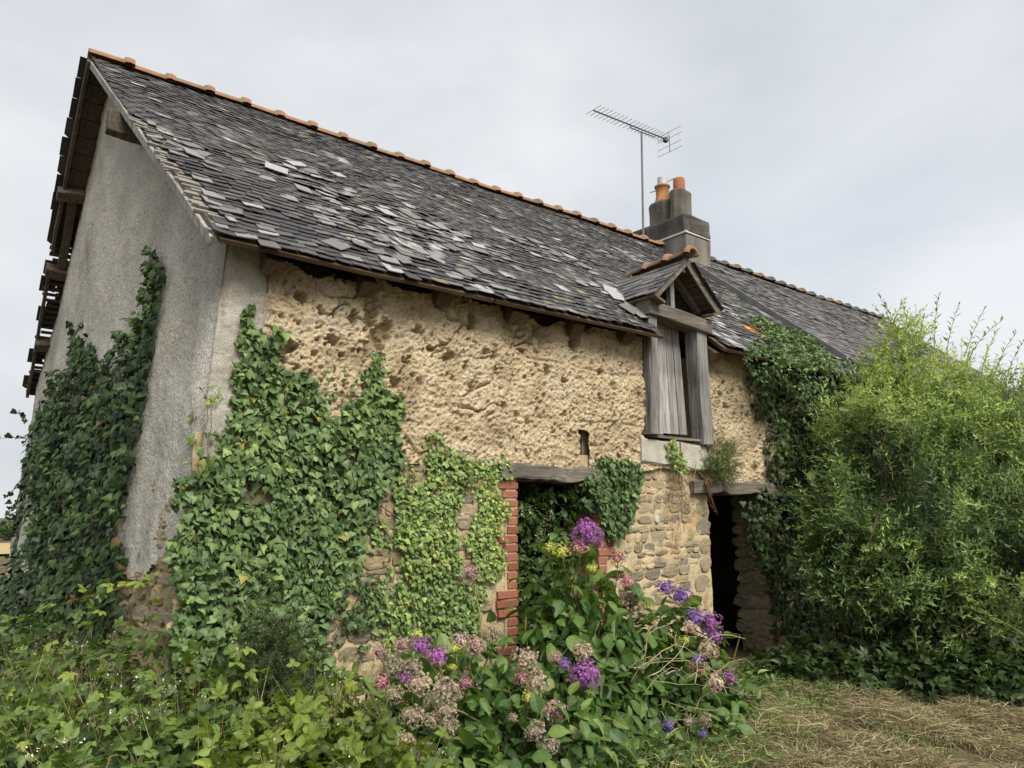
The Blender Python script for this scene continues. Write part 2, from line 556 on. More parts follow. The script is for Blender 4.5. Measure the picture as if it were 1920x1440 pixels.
def grid_mesh(U, Vv, P, mask=None):
    """quads of a (nu, nv, 3) point grid, leaving out the cells of which a corner is masked away"""
    nu, nv = P.shape[:2]
    ii = np.arange(nu * nv).reshape(nu, nv)
    Q = np.stack([ii[:-1, :-1], ii[1:, :-1], ii[1:, 1:], ii[:-1, 1:]], -1).reshape(-1, 4)
    if mask is not None:
        mm = mask.ravel()
        Q = Q[mm[Q].all(1)]
        used = np.unique(Q); re = np.full(nu * nv, -1); re[used] = np.arange(len(used))
        return P.reshape(-1, 3)[used], re[Q]
    return P.reshape(-1, 3), Q

# ------------------------------------------------------------------ ground and far land
def ground_z(x, y):
    x = np.asarray(x, float); y = np.asarray(y, float)
    return -0.03 * np.clip(y - 8, 0, 130) - 0.01 * np.clip(np.hypot(x, y) - 150, 0, 1500)

def sheet(name, xs, ys, dz, mat, amp=0.03, **tags):
    X, Y = np.meshgrid(xs, ys, indexing='ij')
    Z = ground_z(X, Y) + dz
    P = np.stack([X, Y, Z], -1)
    P[..., 2] += amp * fbm(np.stack([X, Y, X * 0], -1), 0.9, 4, 3)
    V, F = grid_mesh(None, None, P)
    return obj(name, V, F, mat, None, smooth=True, **tags)

gx = np.concatenate([[-1500, -700, -300, -120, -60, -30, -15], np.arange(-8, 16, 0.25), [20, 30, 60, 120, 300, 700, 1500]])
gy = np.concatenate([[-1500, -700, -300, -120, -60, -30, -15], np.arange(-8, 9, 0.25), [12, 20, 30, 45, 60, 90, 120, 160, 300, 700, 1500]])
sheet('ground', gx, gy, 0.0, M['earth'], kind='structure')
sheet('stubble_field', np.linspace(-40, 40, 30), np.linspace(46, 105, 30), 0.12, M['field'], amp=0.02, kind='structure')

# ------------------------------------------------------------------ the farmhouse
house = thing('stone_farmhouse', 'derelict stone and cob farmhouse with slate roof and overgrown walls', 'house', (4, 3, 0))

WX1 = 8.38                                       # where the next house begins
WIN = (2.50, 3.45, 1.87)                         # brick-edged opening: left, right, head
DOOR = (5.12, 6.27, 1.78)
LOFT = (4.13, 5.08, 2.33)                        # hayloft opening: left, right, foot

def front_openings(X, Z, grow=0.0):
    a = (X > WIN[0] - grow) & (X < WIN[1] + grow) & (Z < WIN[2] + grow)
    b = (X > DOOR[0] - grow) & (X < DOOR[1] + grow) & (Z < DOOR[2] + grow)
    c = (X > LOFT[0] - grow) & (X < LOFT[1] + grow) & (Z > LOFT[2] - grow)
    return a | b | c

# lower front wall: mortar bed that the stones sit in
xs = np.arange(-0.02, WX1, 0.018); zs = np.arange(-0.15, 2.12, 0.018)
X, Z = np.meshgrid(xs, zs, indexing='ij')
P3 = np.stack([X, X * 0, Z], -1)
lean = np.clip(1 - X / 0.6, 0, 1)                # the corner leans out at the foot
Xl = X + lean * gable_x(0, Z)
Y = -0.003 - 0.024 * fbm(P3, 5, 4, 21) - 0.012 * fbm(P3, 22, 3, 22)
stone_wall = obj('stone_wall', *grid_mesh(None, None, np.stack([Xl, Y, Z], -1), ~front_openings(X, Z)), M['mortar'], house, smooth=True)

# upper front wall: cob, pitted and cracked
xs = np.arange(0.20, 6.90, 0.0082); zs = np.arange(1.80, 3.50, 0.0082)
X, Z = np.meshgrid(xs, zs, indexing='ij')
P3 = np.stack([X, X * 0, Z], -1)
D = 0.026 * fbm(P3, 1.3, 3, 31) + 0.020 * fbm(P3, 7, 5, 32, 0.65) + 0.020 * (0.5 - np.abs(fbm(P3, 19, 3, 33, 0.6))) + 0.016 * fbm(P3, 48, 2, 36) + 0.014 * (rng.random(X.shape) - 0.5)
for zl in (2.42, 2.93):                          # seams between the lifts of earth
    w = zl + 0.05 * fbm(P3 * [1, 1, 0], 1.1, 4, int(zl * 100))
    D -= 0.020 * np.exp(-((Z - w) / 0.012) ** 2) * np.clip(vnoise(P3 * [1, 1, 0], 2.6, 44) + 0.2, 0, 1)
lumpy = np.abs(fbm(P3 * [1, 1, 1.5] + 0.15 * fbm(P3, 4, 2, 39)[..., None], 3.4, 3, 34))
D -= 0.075 * np.clip(0.045 - lumpy, 0, 1) / 0.045 * np.clip(1.0 - (X - 2.0) / 2.5, 0.25, 1) * np.clip(1.6 * vnoise(P3, 2.3, 45) + 0.35, 0, 1)      # cracks between lumps, deeper at the old left part
pits = []
pr = np.random.default_rng(5)
for q in range(800):                             # bee holes and lost pebbles
    cc = pr.integers(26); c0 = np.random.default_rng(800 + cc); pits.append((float(np.clip((c0.uniform(0.5, 6.7) + pr.normal() * 0.30) if pr.random() < 0.6 else pr.uniform(0.4, 6.8), 0.4, 6.8)), c0.uniform(2.05, 3.3) + pr.normal() * 0.14 if pr.random() < 0.6 else pr.uniform(1.95, 3.35), 0.0065 + 0.015 * pr.random() ** 3 + (pr.random() < 0.03) * 0.013, pr.uniform(0.025, 0.075), pr.uniform(0.7, 1.5)))
for (px, py, r, d, e) in [(879, 600, .036, .25, 1.9), (1020, 695, .035, .10, 1.3), (1052, 714, .032, .09, .8), (925, 668, .026, .07, 1), (975, 660, .04, .07, .8),
                          (530, 648, .05, .16, 1.1), (545, 655, .04, .14, .8), (690, 590, .05, .08, 2.2), (700, 640, .055, .15, 1.6), (685, 655, .05, .12, 1),
                          (835, 670, .04, .08, .8), (800, 655, .035, .07, .8), (868, 690, .03, .07, 1), (905, 660, .03, .06, 1), (1117, 578, .03, .06, 1),
                          (1120, 700, .03, .06, 1), (760, 680, .03, .07, .7), (1070, 640, .06, .18, 1.5), (1090, 605, .10, .22, 1.0), (560, 560, .05, .09, .8),
                          (600, 505, .10, .12, .5), (650, 515, .12, .16, .5), (1345, 740, .03, .08, 1), (1370, 735, .028, .07, 1), (1355, 762, .035, .08, .7),
                          (1385, 732, .03, .07, 1), (1410, 880, .05, .10, 1), (1340, 700, .025, .06, 1), (1395, 780, .03, .07, 1.3), (940, 760, .03, .06, 1), (1140, 600, .03, .05, 1),
                          (720, 620, .05, .09, 1.4), (740, 720, .045, .07, 1), (660, 600, .04, .07, 1), (620, 640, .05, .08, .7), (780, 620, .035, .06, 1), (1000, 620, .035, .06, 1.2)]:
    p = at(px, py); pits.append((p[0], p[2], r * 0.85, d * 1.5, e))
for (x, z, r, d, e) in pits:
    rx, rz = r, r * e
    i0, i1 = np.searchsorted(xs, [x - 2.2 * rx, x + 2.2 * rx]); j0, j1 = np.searchsorted(zs, [z - 2.2 * rz, z + 2.2 * rz])
    if i1 <= i0 or j1 <= j0: continue
    xx, zz = X[i0:i1, j0:j1], Z[i0:i1, j0:j1]
    w = 1 + 0.45 * vnoise(P3[i0:i1, j0:j1], 28, 35) + 0.35 * vnoise(P3[i0:i1, j0:j1], 70, 46)
    q = np.sqrt(((xx - x) / rx) ** 2 + ((zz - z) / rz) ** 2) * w
    D[i0:i1, j0:j1] -= d * np.clip(1.25 - q, 0, 1) ** 0.45 * (q < 1.25)
edge = fbm(P3, 3.0, 4, 37)
foot = 1.97 + 0.05 * edge + 0.05 * np.clip((X - 3.4) / 0.5, 0, 1) - 0.16 * np.clip((X - 4.9) / 0.2, 0, 1)
head = 3.36 + 0.07 * fbm(P3, 2.2, 3, 38) - 0.10 * np.exp(-((X - 0.62) / 0.16) ** 2) - 0.08 * np.exp(-((X - 2.8) / 0.12) ** 2)
niche = (X > 3.225) & (X < 3.335) & (Z < 2.34 + 0.02 * edge)
mask = ~front_openings(X, Z, 0.02 * (1 + edge)) & (Z > foot) & (Z < head) & ~niche & (X > 0.27 + 0.08 * fbm(P3, 4, 3, 40))
cob_wall = obj('cob_wall', *grid_mesh(None, None, np.stack([X, -0.03 - D, Z], -1), mask), M['cob'], house, smooth=True)
xs = np.arange(6.87, WX1, 0.03); zs = np.arange(1.80, 3.40, 0.03)
X2, Z2 = np.meshgrid(xs, zs, indexing='ij')
P2 = np.stack([X2, X2 * 0, Z2], -1)
obj('cob_wall', *grid_mesh(None, None, np.stack([X2, -0.02 - 0.03 * fbm(P2, 3, 4, 31), Z2], -1)), M['cob'], house, smooth=True)
obj('wall_stud', *beam((3.26, 0.11, 1.99), (3.26, 0.11, 2.45), 0.075, 0.06, up=(0, 1, 0), rough=0.004, seg=4), M['wood_dark'], house)

# backing of the front wall, with the openings cut through it, and the rooms behind
parts = []
def wb(x0, x1, z0, z1): parts.append(box(x0, x1, 0.075, 0.46, z0, z1))
wb(0.08, WIN[0], -0.1, 1.87); wb(WIN[1], DOOR[0], -0.1, 1.87); wb(DOOR[1], WX1, -0.1, 1.87)
wb(0.08, 3.2, 1.872, 3.30); wb(3.35, LOFT[0], 1.872, 3.30); wb(LOFT[0] + 0.002, LOFT[1] - 0.002, 1.872, LOFT[2] - 0.03); wb(LOFT[1], WX1, 1.872, 3.30)
obj('wall_backing', *join(parts), M['mortar'], house)
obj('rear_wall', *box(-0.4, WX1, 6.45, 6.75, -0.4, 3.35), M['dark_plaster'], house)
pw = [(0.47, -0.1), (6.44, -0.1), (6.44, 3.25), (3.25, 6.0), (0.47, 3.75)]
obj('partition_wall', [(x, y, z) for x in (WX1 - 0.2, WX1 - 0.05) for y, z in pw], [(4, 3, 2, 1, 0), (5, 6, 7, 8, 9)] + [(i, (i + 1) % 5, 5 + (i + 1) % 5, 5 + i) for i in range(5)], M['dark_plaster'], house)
obj('loft_floor', *box(0.1, WX1 - 0.21, 0.47, 6.44, 2.02, 2.08), M['wood_dark'], house)
obj('window_infill', *box(WIN[0] + 0.003, WIN[1] - 0.003, 0.30, 0.42, -0.05, 1.12), M['mortar'], house)

# stones of the lower wall
def stone_shape(seed):
    r = np.random.default_rng(seed)
    n = 11
    ang = np.arange(n) / n * 2 * math.pi + r.uniform(-0.14, 0.14, n) + r.uniform(0, 0.5)
    p = r.uniform(2.4, 7.0)
    rad = (np.abs(np.cos(ang)) ** p + np.abs(np.sin(ang)) ** p) ** (-1 / p) * 0.5 * (1 + r.uniform(-0.24, 0.09, n))
    V, F = [], []
    for (k, z) in [(1.02, -1.0), (1.0, 0.55), (0.93, 0.88), (0.55, 1.0)]:
        for i in range(n):
            V.append((rad[i] * k * math.cos(ang[i]), rad[i] * k * math.sin(ang[i]), z + (r.uniform(-0.3, 0.3) if k < 1 else 0)))
    V.append((0, 0, 1.0 + r.uniform(-0.1, 0.15)))
    for q in range(3):
        for i in range(n):
            j = (i + 1) % n
            F.append((q * n + i, q * n + j, (q + 1) * n + j, (q + 1) * n + i))
    for i in range(n):
        F.append((3 * n + i, 3 * n + (i + 1) % n, 4 * n))
    return np.array(V), F

STONE = Variants('stone', M['stone'], [stone_shape(100 + q) for q in range(9)],
                 [(0.38, 0.32, 0.23), (0.31, 0.265, 0.19), (0.44, 0.36, 0.23), (0.35, 0.29, 0.20), (0.40, 0.345, 0.26), (0.27, 0.245, 0.20), (0.46, 0.38, 0.26), (0.62, 0.60, 0.55), (0.38, 0.25, 0.18)])

def lay_stones(u0, u1, z0, z1, seed, hmin=0.05, hmax=0.125, wmin=0.055, wmax=0.25, skip=None):
    r = np.random.default_rng(seed); out = []
    z = z0
    while z < z1:
        h = r.uniform(hmin, hmax); u = u0 + r.uniform(-0.05, 0.05)
        while u < u1:
            w = r.uniform(wmin, wmax) * (0.7 + 0.5 * h / hmax)
            hh = h * r.uniform(0.72, 1.12)
            cu, cz = u + w / 2, z + h / 2 + 0.02 * math.sin(cz_phase(u) + z * 3)
            if skip is None or not skip(u, u + w, cz - hh / 2, cz + hh / 2):
                out.append((cu, cz, w, hh, r.normal() * 0.07))
            u += w + r.uniform(-0.012, 0.016)
        z += h + r.uniform(-0.016, 0.006)
    return out

def cz_phase(u): return u * 2.3

def hit_front(a, b, c, d):
    m = 0.01
    for (x0, x1, zz) in ((WIN[0] - 0.22, WIN[1] + 0.20, WIN[2] + 0.14), (DOOR[0] - 0.02, DOOR[1] + 0.02, DOOR[2] + 0.14)):
        if b > x0 - m and a < x1 + m and c < zz: return True
    return False

st = lay_stones(-0.02, 7.0, 0.0, 1.93, 41, skip=hit_front)
for z in np.arange(0.02, 1.70, 0.19):            # quoins at the doorway, larger dressed blocks
    for x0, s in ((DOOR[0], -1), (DOOR[1], 1)):
        w = random.uniform(0.16, 0.30); h = random.uniform(0.14, 0.178)
        st = [t for t in st if not (abs(t[0] - (x0 + s * w / 2)) < (t[2] + w) / 2 - 0.015 and abs(t[1] - (z + 0.09)) < (t[3] + h) / 2 - 0.01)]
        st.append((x0 + s * w / 2, z + 0.09, w, h, 0.0))
st = np.array(st)
lean = np.clip(1 - st[:, 0] / 0.6, 0, 1)
pos = np.stack([st[:, 0] + lean * gable_x(0, st[:, 1]), np.full(len(st), 0.0), st[:, 1]], 1)
rr = np.random.default_rng(8)
tip = np.stack([st[:, 4], rr.normal(size=len(st)) * 0.04, np.ones(len(st))], 1)
nor = np.tile([0, -1.0, 0], (len(st), 1)) + rr.normal(size=(len(st), 3)) * 0.07
dep = rr.uniform(0.008, 0.017, len(st))
mats = frames(pos, tip, nor, np.stack([st[:, 2], st[:, 3], dep], 1))
ti = rr.choice(9, len(st), p=[.19, .15, .16, .16, .14, .09, .09, .01, .01])
wq = at(1222, 975); k = np.argmin((pos[:, 0] - wq[0]) ** 2 + (pos[:, 2] - wq[2]) ** 2); ti[k] = 7      # the one white quartz block
rq = at(1250, 1025); k = np.argmin((pos[:, 0] - rq[0]) ** 2 + (pos[:, 2] - rq[2]) ** 2); ti[k] = 8
vis = np.where(pos[:, 0] < 6.3, 1.0, 0.1)
pieces('stone', stone_wall, STONE, STONE.idx(rr.integers(0, 9, len(st)), ti), mats, 300, score=vis * st[:, 2] * st[:, 3] / depth_of(pos), rest_name='small_stones')

# stones of the doorway's far reveal
sd = np.array(lay_stones(0.03, 0.40, 0.0, 1.70, 47, wmin=0.12, wmax=0.26, hmin=0.10, hmax=0.18))
pd = np.stack([np.full(len(sd), DOOR[1] - 0.002), np.minimum(sd[:, 0], 0.40), sd[:, 1]], 1)
mats = frames(pd, np.tile([0, sd[0, 4], 1.0], (len(sd), 1)), np.tile([-1.0, 0, 0], (len(sd), 1)) + rr.normal(size=(len(sd), 3)) * 0.10, np.stack([sd[:, 2], sd[:, 3], rr.uniform(0.02, 0.05, len(sd))], 1))
pieces('stone', stone_wall, STONE, STONE.idx(rr.integers(0, 9, len(sd)), rr.choice([1, 3, 5, 0], len(sd))), mats, 60)

# gable: stone core below, grey render over it
ys = np.arange(0.0, 1.9, 0.03); zs = np.arange(-0.3, 2.0, 0.03)
Yg, Zg = np.meshgrid(ys, zs, indexing='ij')
P3 = np.stack([Yg * 0, Yg, Zg], -1)
gable_wall = obj('gable_wall', *grid_mesh(None, None, np.stack([gable_x(Yg, Zg) + 0.035 + 0.02 * fbm(P3, 6, 3, 51) * np.clip(Yg * 8, 0, 1), Yg, Zg], -1)), M['mortar'], house, smooth=True)
sg = np.array(lay_stones(0.0, 1.7, 0.3, 1.85, 43, wmin=0.12, wmax=0.34, hmin=0.09, hmax=0.17))
pg = np.stack([gable_x(sg[:, 0], sg[:, 1]) + 0.026, sg[:, 0], sg[:, 1]], 1)
mats = frames(pg, np.tile([0.05, 0, 1.0], (len(sg), 1)), np.tile([-1.0, -0.11, -0.05], (len(sg), 1)) + rr.normal(size=(len(sg), 3)) * 0.06,
              np.stack([sg[:, 2], sg[:, 3], rr.uniform(0.012, 0.026, len(sg))], 1))
pieces('stone', gable_wall, STONE, STONE.idx(rr.integers(0, 9, len(sg)), rr.integers(0, 5, len(sg))), mats, 120)

def roof_z(y):
    y = np.asarray(y, float)
    return np.where(y < 3.25, 3.33 + (y + 0.30) * (6.27 - 3.33) / 3.55, 6.27 - (y - 3.25) * (6.27 - 3.13) / 3.55)

ys = np.arange(-0.035, 6.62, 0.025); zs = np.arange(-0.4, 6.2, 0.025)
Yg, Zg = np.meshgrid(ys, zs, indexing='ij')
P3 = np.stack([Yg * 0, Yg, Zg], -1)
ed = np.clip((Yg + 0.035) * 7, 0, 1)
Xg = gable_x(Yg, Zg) - ed * (0.03 * fbm(P3, 1.2, 3, 52) + 0.014 * fbm(P3 * [1, 1, 0.6], 5, 4, 53) + 0.005 * vnoise(P3, 34, 54))
Xg = Xg + 0.05 * np.exp(-((Yg - 0.0) / 0.05) ** 2) * 0.4                        # softened corner
low = 1.14 + 0.42 * np.clip(1 - Yg / 0.7, 0, 1) + 0.09 * fbm(P3, 4, 4, 55) - 2.0 * np.clip((Yg - 1.5) / 0.5, 0, 1)
gable_render = obj('gable_render', *grid_mesh(None, None, np.stack([Xg, Yg, Zg], -1), (Zg < roof_z(Yg) - 0.04) & (Zg > low)), M['render'], house, smooth=True)

# render returned round the corner onto the front
xs = np.arange(-0.35, 0.62, 0.012); zs = np.arange(1.6, 3.50, 0.012)
X, Z = np.meshgrid(xs, zs, indexing='ij')
P3 = np.stack([X, X * 0, Z], -1)
xl = gable_x(0, Z) + 0.015
Xc = np.maximum(X, xl)
e1 = fbm(P3, 4.0, 4, 57)
right = 0.34 + 0.09 * e1 + 0.10 * np.clip((Z - 3.15) / 0.25, 0, 1) - 0.12 * np.clip((2.75 - Z) / 0.6, 0, 1)
keep = (X > xl - 0.013) & (X < right) & (Z > 1.96 + 0.10 * e1) & (Z < 3.46)
Yc = -0.05 - 0.012 * fbm(P3, 4, 3, 58) - 0.005 * vnoise(P3, 34, 59) + 0.05 * np.clip((X - right + 0.10) / 0.10, 0, 1) * 0.5 + 0.025 * np.exp(-((X - xl) / 0.03) ** 2)
obj('corner_render', *grid_mesh(None, None, np.stack([Xc, Yc, Z], -1), keep), M['render_light'], house, smooth=True)

# brick jambs of the window
BRICK_V, BRICK_F = beam((-0.5, 0, 0), (0.5, 0, 0), 1.0, 1.0)
BRICK = Variants('brick', M['brick'], [(BRICK_V * [1, 1, 1], BRICK_F)], [(1, 1, 1), (0.82, 0.8, 0.8), (1.1, 1.05, 1.0), (0.92, 0.98, 1.05), (0.7, 0.66, 0.68)])
def brick_jamb(x, s, depth, seed):
    r = np.random.default_rng(seed)
    jm = obj('brick_jamb', *box(min(x + s * 0.005, x + s * 0.12), max(x + s * 0.005, x + s * 0.12), -0.010, depth - 0.01, 0.0, WIN[2] - 0.012), M['mortar'], house)
    mm = []
    for q in range(25):
        z = WIN[2] - 0.045 - q * 0.0735
        w = (0.155, 0.20, 0.21)[r.integers(0, 3)] if (q // 3) % 2 == 0 else 0.102
        w *= r.uniform(0.96, 1.03)
        mm.append(frames(np.array([[x + s * (w / 2 - r.uniform(0, 0.006)), depth / 2 - 0.022 + r.uniform(-0.004, 0.003), z]]), np.array([[0, 1.0, 0]]),
                         np.array([[0, r.normal() * 0.02, 1.0]]), np.array([[w, depth, 0.060 * r.uniform(0.95, 1.03)]]))[0])
    pieces('brick', jm, BRICK, r.integers(0, 5, 25), np.array(mm), 60)
brick_jamb(WIN[0], -1, 0.20, 3)
brick_jamb(WIN[1], 1, 0.24, 4)

# lintels
a, b = at(940, 884, -0.06), at(1112, 906, -0.06)
obj('window_lintel', *beam((2.30, 0.06, 1.945), (3.50, 0.06, 1.930), 0.24, 0.135, rough=0.010, seg=14, seed=2), M['wood_grey_x'], house)
obj('door_lintel', *beam((4.80, 0.04, 1.860), (6.50, 0.04, 1.842), 0.26, 0.135, rough=0.010, seg=14, seed=3), M['wood_grey_x'], house)

# ------------------------------------------------------------------ roof of the farmhouse
def verge_x(s): return -0.14 + (-0.60 + 0.14) * np.asarray(s) / SL
def sag(u, s):
    P = np.stack([np.asarray(u, float), np.asarray(s, float), np.asarray(u, float) * 0], -1)
    return 0.030 * fbm(P, 0.6, 3, 61) + 0.012 * vnoise(P, 2.2, 62)
def slope_pt(u, s, n=0.0):
    u = np.asarray(u, float); s = np.asarray(s, float)
    return EAVE + np.stack([u, u * 0, u * 0], -1) + s[..., None] * SV + (n + sag(u, s))[..., None] * SN

ss = np.linspace(0.02, SL, 80); uu = np.linspace(0, 1, 140)
S, U = np.meshgrid(ss, uu, indexing='ij')
Ux = verge_x(S) + 0.04 + (8.42 - verge_x(S) - 0.04) * U
cut = ~((Ux > 4.12) & (Ux < 5.10) & (S < 0.80))
Vd, Fd = grid_mesh(None, None, slope_pt(Ux, S, -0.012), cut)
roof = obj('roof', Vd, Fd, M['wood_dark'], house, smooth=True)

def slate_shape(seed):
    r = np.random.default_rng(seed)
    j = lambda a: r.uniform(-a, a)
    b = [(-0.5 + abs(j(.02)), 0.02 + j(.02)), (-0.2 + j(.1), j(.015)), (0.2 + j(.1), j(.015)), (0.5 - abs(j(.02)), 0.02 + j(.02))]
    if seed % 4 == 1: b[0] = (-0.5, 0.13)                                    # snapped corner
    if seed % 4 == 2: b[3] = (0.5, 0.16); b[2] = (0.25, 0.01)
    if seed % 7 == 3: b[1] = (-0.15, 0.07)
    pl = b + [(0.5, 1.0), (-0.5, 1.0)]
    n = len(pl)
    V = [(x, y, 0.007) for x, y in pl] + [(x, y, 0.0) for x, y in pl]
    F = [tuple(range(n))] + [(i, n + i, n + (i + 1) % n, (i + 1) % n) for i in range(n)]
    return np.array(V), [tuple(f) for f in F]

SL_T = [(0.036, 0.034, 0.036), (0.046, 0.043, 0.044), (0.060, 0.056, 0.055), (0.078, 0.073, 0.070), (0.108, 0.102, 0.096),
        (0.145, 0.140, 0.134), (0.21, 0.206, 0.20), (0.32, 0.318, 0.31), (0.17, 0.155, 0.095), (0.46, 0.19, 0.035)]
SLATE = Variants('slate', M['slate'], [slate_shape(q) for q in range(8)], SL_T)

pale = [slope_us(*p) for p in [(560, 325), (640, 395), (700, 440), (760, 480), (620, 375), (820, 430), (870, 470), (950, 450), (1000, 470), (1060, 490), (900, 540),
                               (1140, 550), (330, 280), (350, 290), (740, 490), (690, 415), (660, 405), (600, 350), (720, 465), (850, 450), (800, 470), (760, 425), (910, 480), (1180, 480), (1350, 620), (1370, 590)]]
pale = np.array(pale)  # patches where sky glints on the slates are put into paler tints

LICH = slope_us(1427, 627)
def lay_slates(parent, u_of_s, u1, width, exposure, seed, tints, light, rough, lift=0.0, skip=None, most=300, srange=None):
    r = np.random.default_rng(seed)
    pos, tip, nor, siz, tt = [], [], [], [], []
    s0, s1 = srange or (0.0, SL - 0.05)
    for row, s in enumerate(np.arange(s0, s1, exposure)):
        u = float(u_of_s(s)) - (0.5 if row % 2 else 0.0) * width
        while u < u1:
            w = width * r.uniform(0.90, 1.10)
            uc = u + w / 2
            u += w
            if uc - w / 2 > u1 - 0.02 or uc + w / 2 < float(u_of_s(s)) + 0.05: continue
            lo, hi = max(uc - w / 2, float(u_of_s(s))), min(uc + w / 2, u1)
            if hi - lo < 0.05: continue
            if skip is not None and skip(lo, hi, s): continue
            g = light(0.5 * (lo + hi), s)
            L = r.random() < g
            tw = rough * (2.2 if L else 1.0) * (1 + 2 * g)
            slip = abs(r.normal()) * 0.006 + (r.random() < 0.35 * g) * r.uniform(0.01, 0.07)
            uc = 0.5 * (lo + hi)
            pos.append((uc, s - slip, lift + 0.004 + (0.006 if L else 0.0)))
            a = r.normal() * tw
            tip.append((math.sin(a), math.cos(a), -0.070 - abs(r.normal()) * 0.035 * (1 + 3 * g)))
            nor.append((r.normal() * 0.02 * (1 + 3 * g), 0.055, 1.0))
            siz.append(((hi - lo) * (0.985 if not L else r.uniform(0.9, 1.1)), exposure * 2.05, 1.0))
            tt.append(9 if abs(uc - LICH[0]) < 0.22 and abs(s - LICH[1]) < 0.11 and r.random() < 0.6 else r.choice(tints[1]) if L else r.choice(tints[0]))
    pos = np.array(pos); tip = np.array(tip); nor = np.array(nor)
    Wp = slope_pt(pos[:, 0], pos[:, 1], 0.0) + (pos[:, 2] + 0.014)[:, None] * SN
    B = np.stack([np.array([1.0, 0, 0]), SV, SN], 0)
    mats = frames(Wp, tip @ B, nor @ B, np.array(siz))
    idx = SLATE.idx(r.integers(0, 8, len(pos)), np.array(tt))
    sc = np.array(siz)[:, 0] / depth_of(Wp) ** 2
    pieces('slate', parent, SLATE, idx, mats, most, score=sc, rest_name='upper_slates')
    return Wp

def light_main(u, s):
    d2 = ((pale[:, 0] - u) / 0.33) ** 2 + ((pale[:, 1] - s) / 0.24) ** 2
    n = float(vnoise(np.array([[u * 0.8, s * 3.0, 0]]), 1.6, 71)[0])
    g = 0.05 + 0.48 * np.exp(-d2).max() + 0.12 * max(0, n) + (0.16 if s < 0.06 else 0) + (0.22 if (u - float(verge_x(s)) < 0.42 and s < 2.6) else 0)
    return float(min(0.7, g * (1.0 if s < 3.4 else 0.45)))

def verge_slates(s): return float(verge_x(s)) + (0.12 if 0.22 < s < 1.35 else 0.04 if 1.35 <= s < 2.6 else 0.0) + 0.05 * math.sin(s * 9) * (s < 2.6)
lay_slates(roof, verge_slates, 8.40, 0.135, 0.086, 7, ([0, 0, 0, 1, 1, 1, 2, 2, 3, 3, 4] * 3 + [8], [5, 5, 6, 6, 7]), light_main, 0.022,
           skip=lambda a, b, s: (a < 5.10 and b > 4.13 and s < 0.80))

# loose slates that have slid out of their rows
lo_ = np.random.default_rng(29)
mm, ii = [], []
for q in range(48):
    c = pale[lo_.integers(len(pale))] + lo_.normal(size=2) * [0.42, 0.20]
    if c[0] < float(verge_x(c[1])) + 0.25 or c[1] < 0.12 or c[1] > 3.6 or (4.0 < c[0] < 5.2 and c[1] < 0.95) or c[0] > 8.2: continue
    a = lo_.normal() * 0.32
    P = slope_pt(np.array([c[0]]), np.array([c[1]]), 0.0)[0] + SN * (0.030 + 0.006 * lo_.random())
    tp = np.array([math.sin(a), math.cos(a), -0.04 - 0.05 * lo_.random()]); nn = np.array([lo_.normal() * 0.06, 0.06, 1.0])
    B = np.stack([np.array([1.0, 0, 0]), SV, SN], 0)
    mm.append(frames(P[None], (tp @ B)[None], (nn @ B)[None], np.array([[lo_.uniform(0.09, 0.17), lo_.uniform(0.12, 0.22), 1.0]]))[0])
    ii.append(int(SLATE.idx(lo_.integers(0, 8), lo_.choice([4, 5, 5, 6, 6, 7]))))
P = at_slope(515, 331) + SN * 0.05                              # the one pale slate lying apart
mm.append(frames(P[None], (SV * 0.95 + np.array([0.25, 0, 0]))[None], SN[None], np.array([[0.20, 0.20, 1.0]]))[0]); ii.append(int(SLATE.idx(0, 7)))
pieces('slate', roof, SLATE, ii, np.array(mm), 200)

# ridge tiles: half-round clay with a collar
def ridge_shape(seed):
    r = np.random.default_rng(seed)
    V, F = [], []
    A = np.radians(np.linspace(-82, 82, 9))
    st = [(0.0, 0.088), (0.32, 0.096), (0.325, 0.122), (0.37, 0.132), (0.415, 0.120), (0.42, 0.092), (0.42, 0.078), (0.0, 0.072)]
    for (x, rad) in st:
        for a in A:
            rr_ = rad * (1 + r.uniform(-0.03, 0.03))
            V.append((x, rr_ * math.sin(a), rr_ * math.cos(a) - 0.055))
    n = len(A)
    for q in range(len(st) - 1):
        for i in range(n - 1):
            F.append((q * n + i, (q + 1) * n + i, (q + 1) * n + i + 1, q * n + i + 1))
    return np.array(V), F
RTILE = Variants('ridge_tile', M['terracotta'], [ridge_shape(q) for q in range(4)], [(0.88, 0.92, 0.95), (0.75, 0.85, 0.9), (0.92, 0.9, 0.8), (0.62, 0.72, 0.8), (0.34, 0.60, 0.90)], smooth=True)
def ridge_row(parent, P0, P1, step, seed, tints, scale=1.0):
    r = np.random.default_rng(seed)
    P0 = np.asarray(P0, float); P1 = np.asarray(P1, float)
    d = norm(P1 - P0); n = int(round(np.linalg.norm(P1 - P0) / step))
    t = (np.arange(n) * np.linalg.norm(P1 - P0) / n)[:, None]
    pos = P0 + d * t; pos[:, 2] += 0.015 * np.sin(t[:, 0] * 1.1) + r.normal(size=n) * 0.005
    mats = []
    for p in pos:
        dd = norm(d + r.normal(size=3) * 0.012); up = np.array([0, 0, 1.0]); sd = norm(np.cross(up, dd)); uu_ = np.cross(dd, sd)
        m = np.eye(4); m[:3, 0] = dd * step / 0.40; m[:3, 1] = sd * scale; m[:3, 2] = uu_ * scale; m[:3, 3] = p
        mats.append(m)
    pieces('ridge_tile', parent, RTILE, RTILE.idx(r.integers(0, 4, n), r.choice(tints, n)), np.array(mats), 100)
ridge_row(roof, (-0.62, 3.25, 6.325), (8.38, 3.25, 6.325), 0.409, 3, [0, 0, 1, 2, 3])

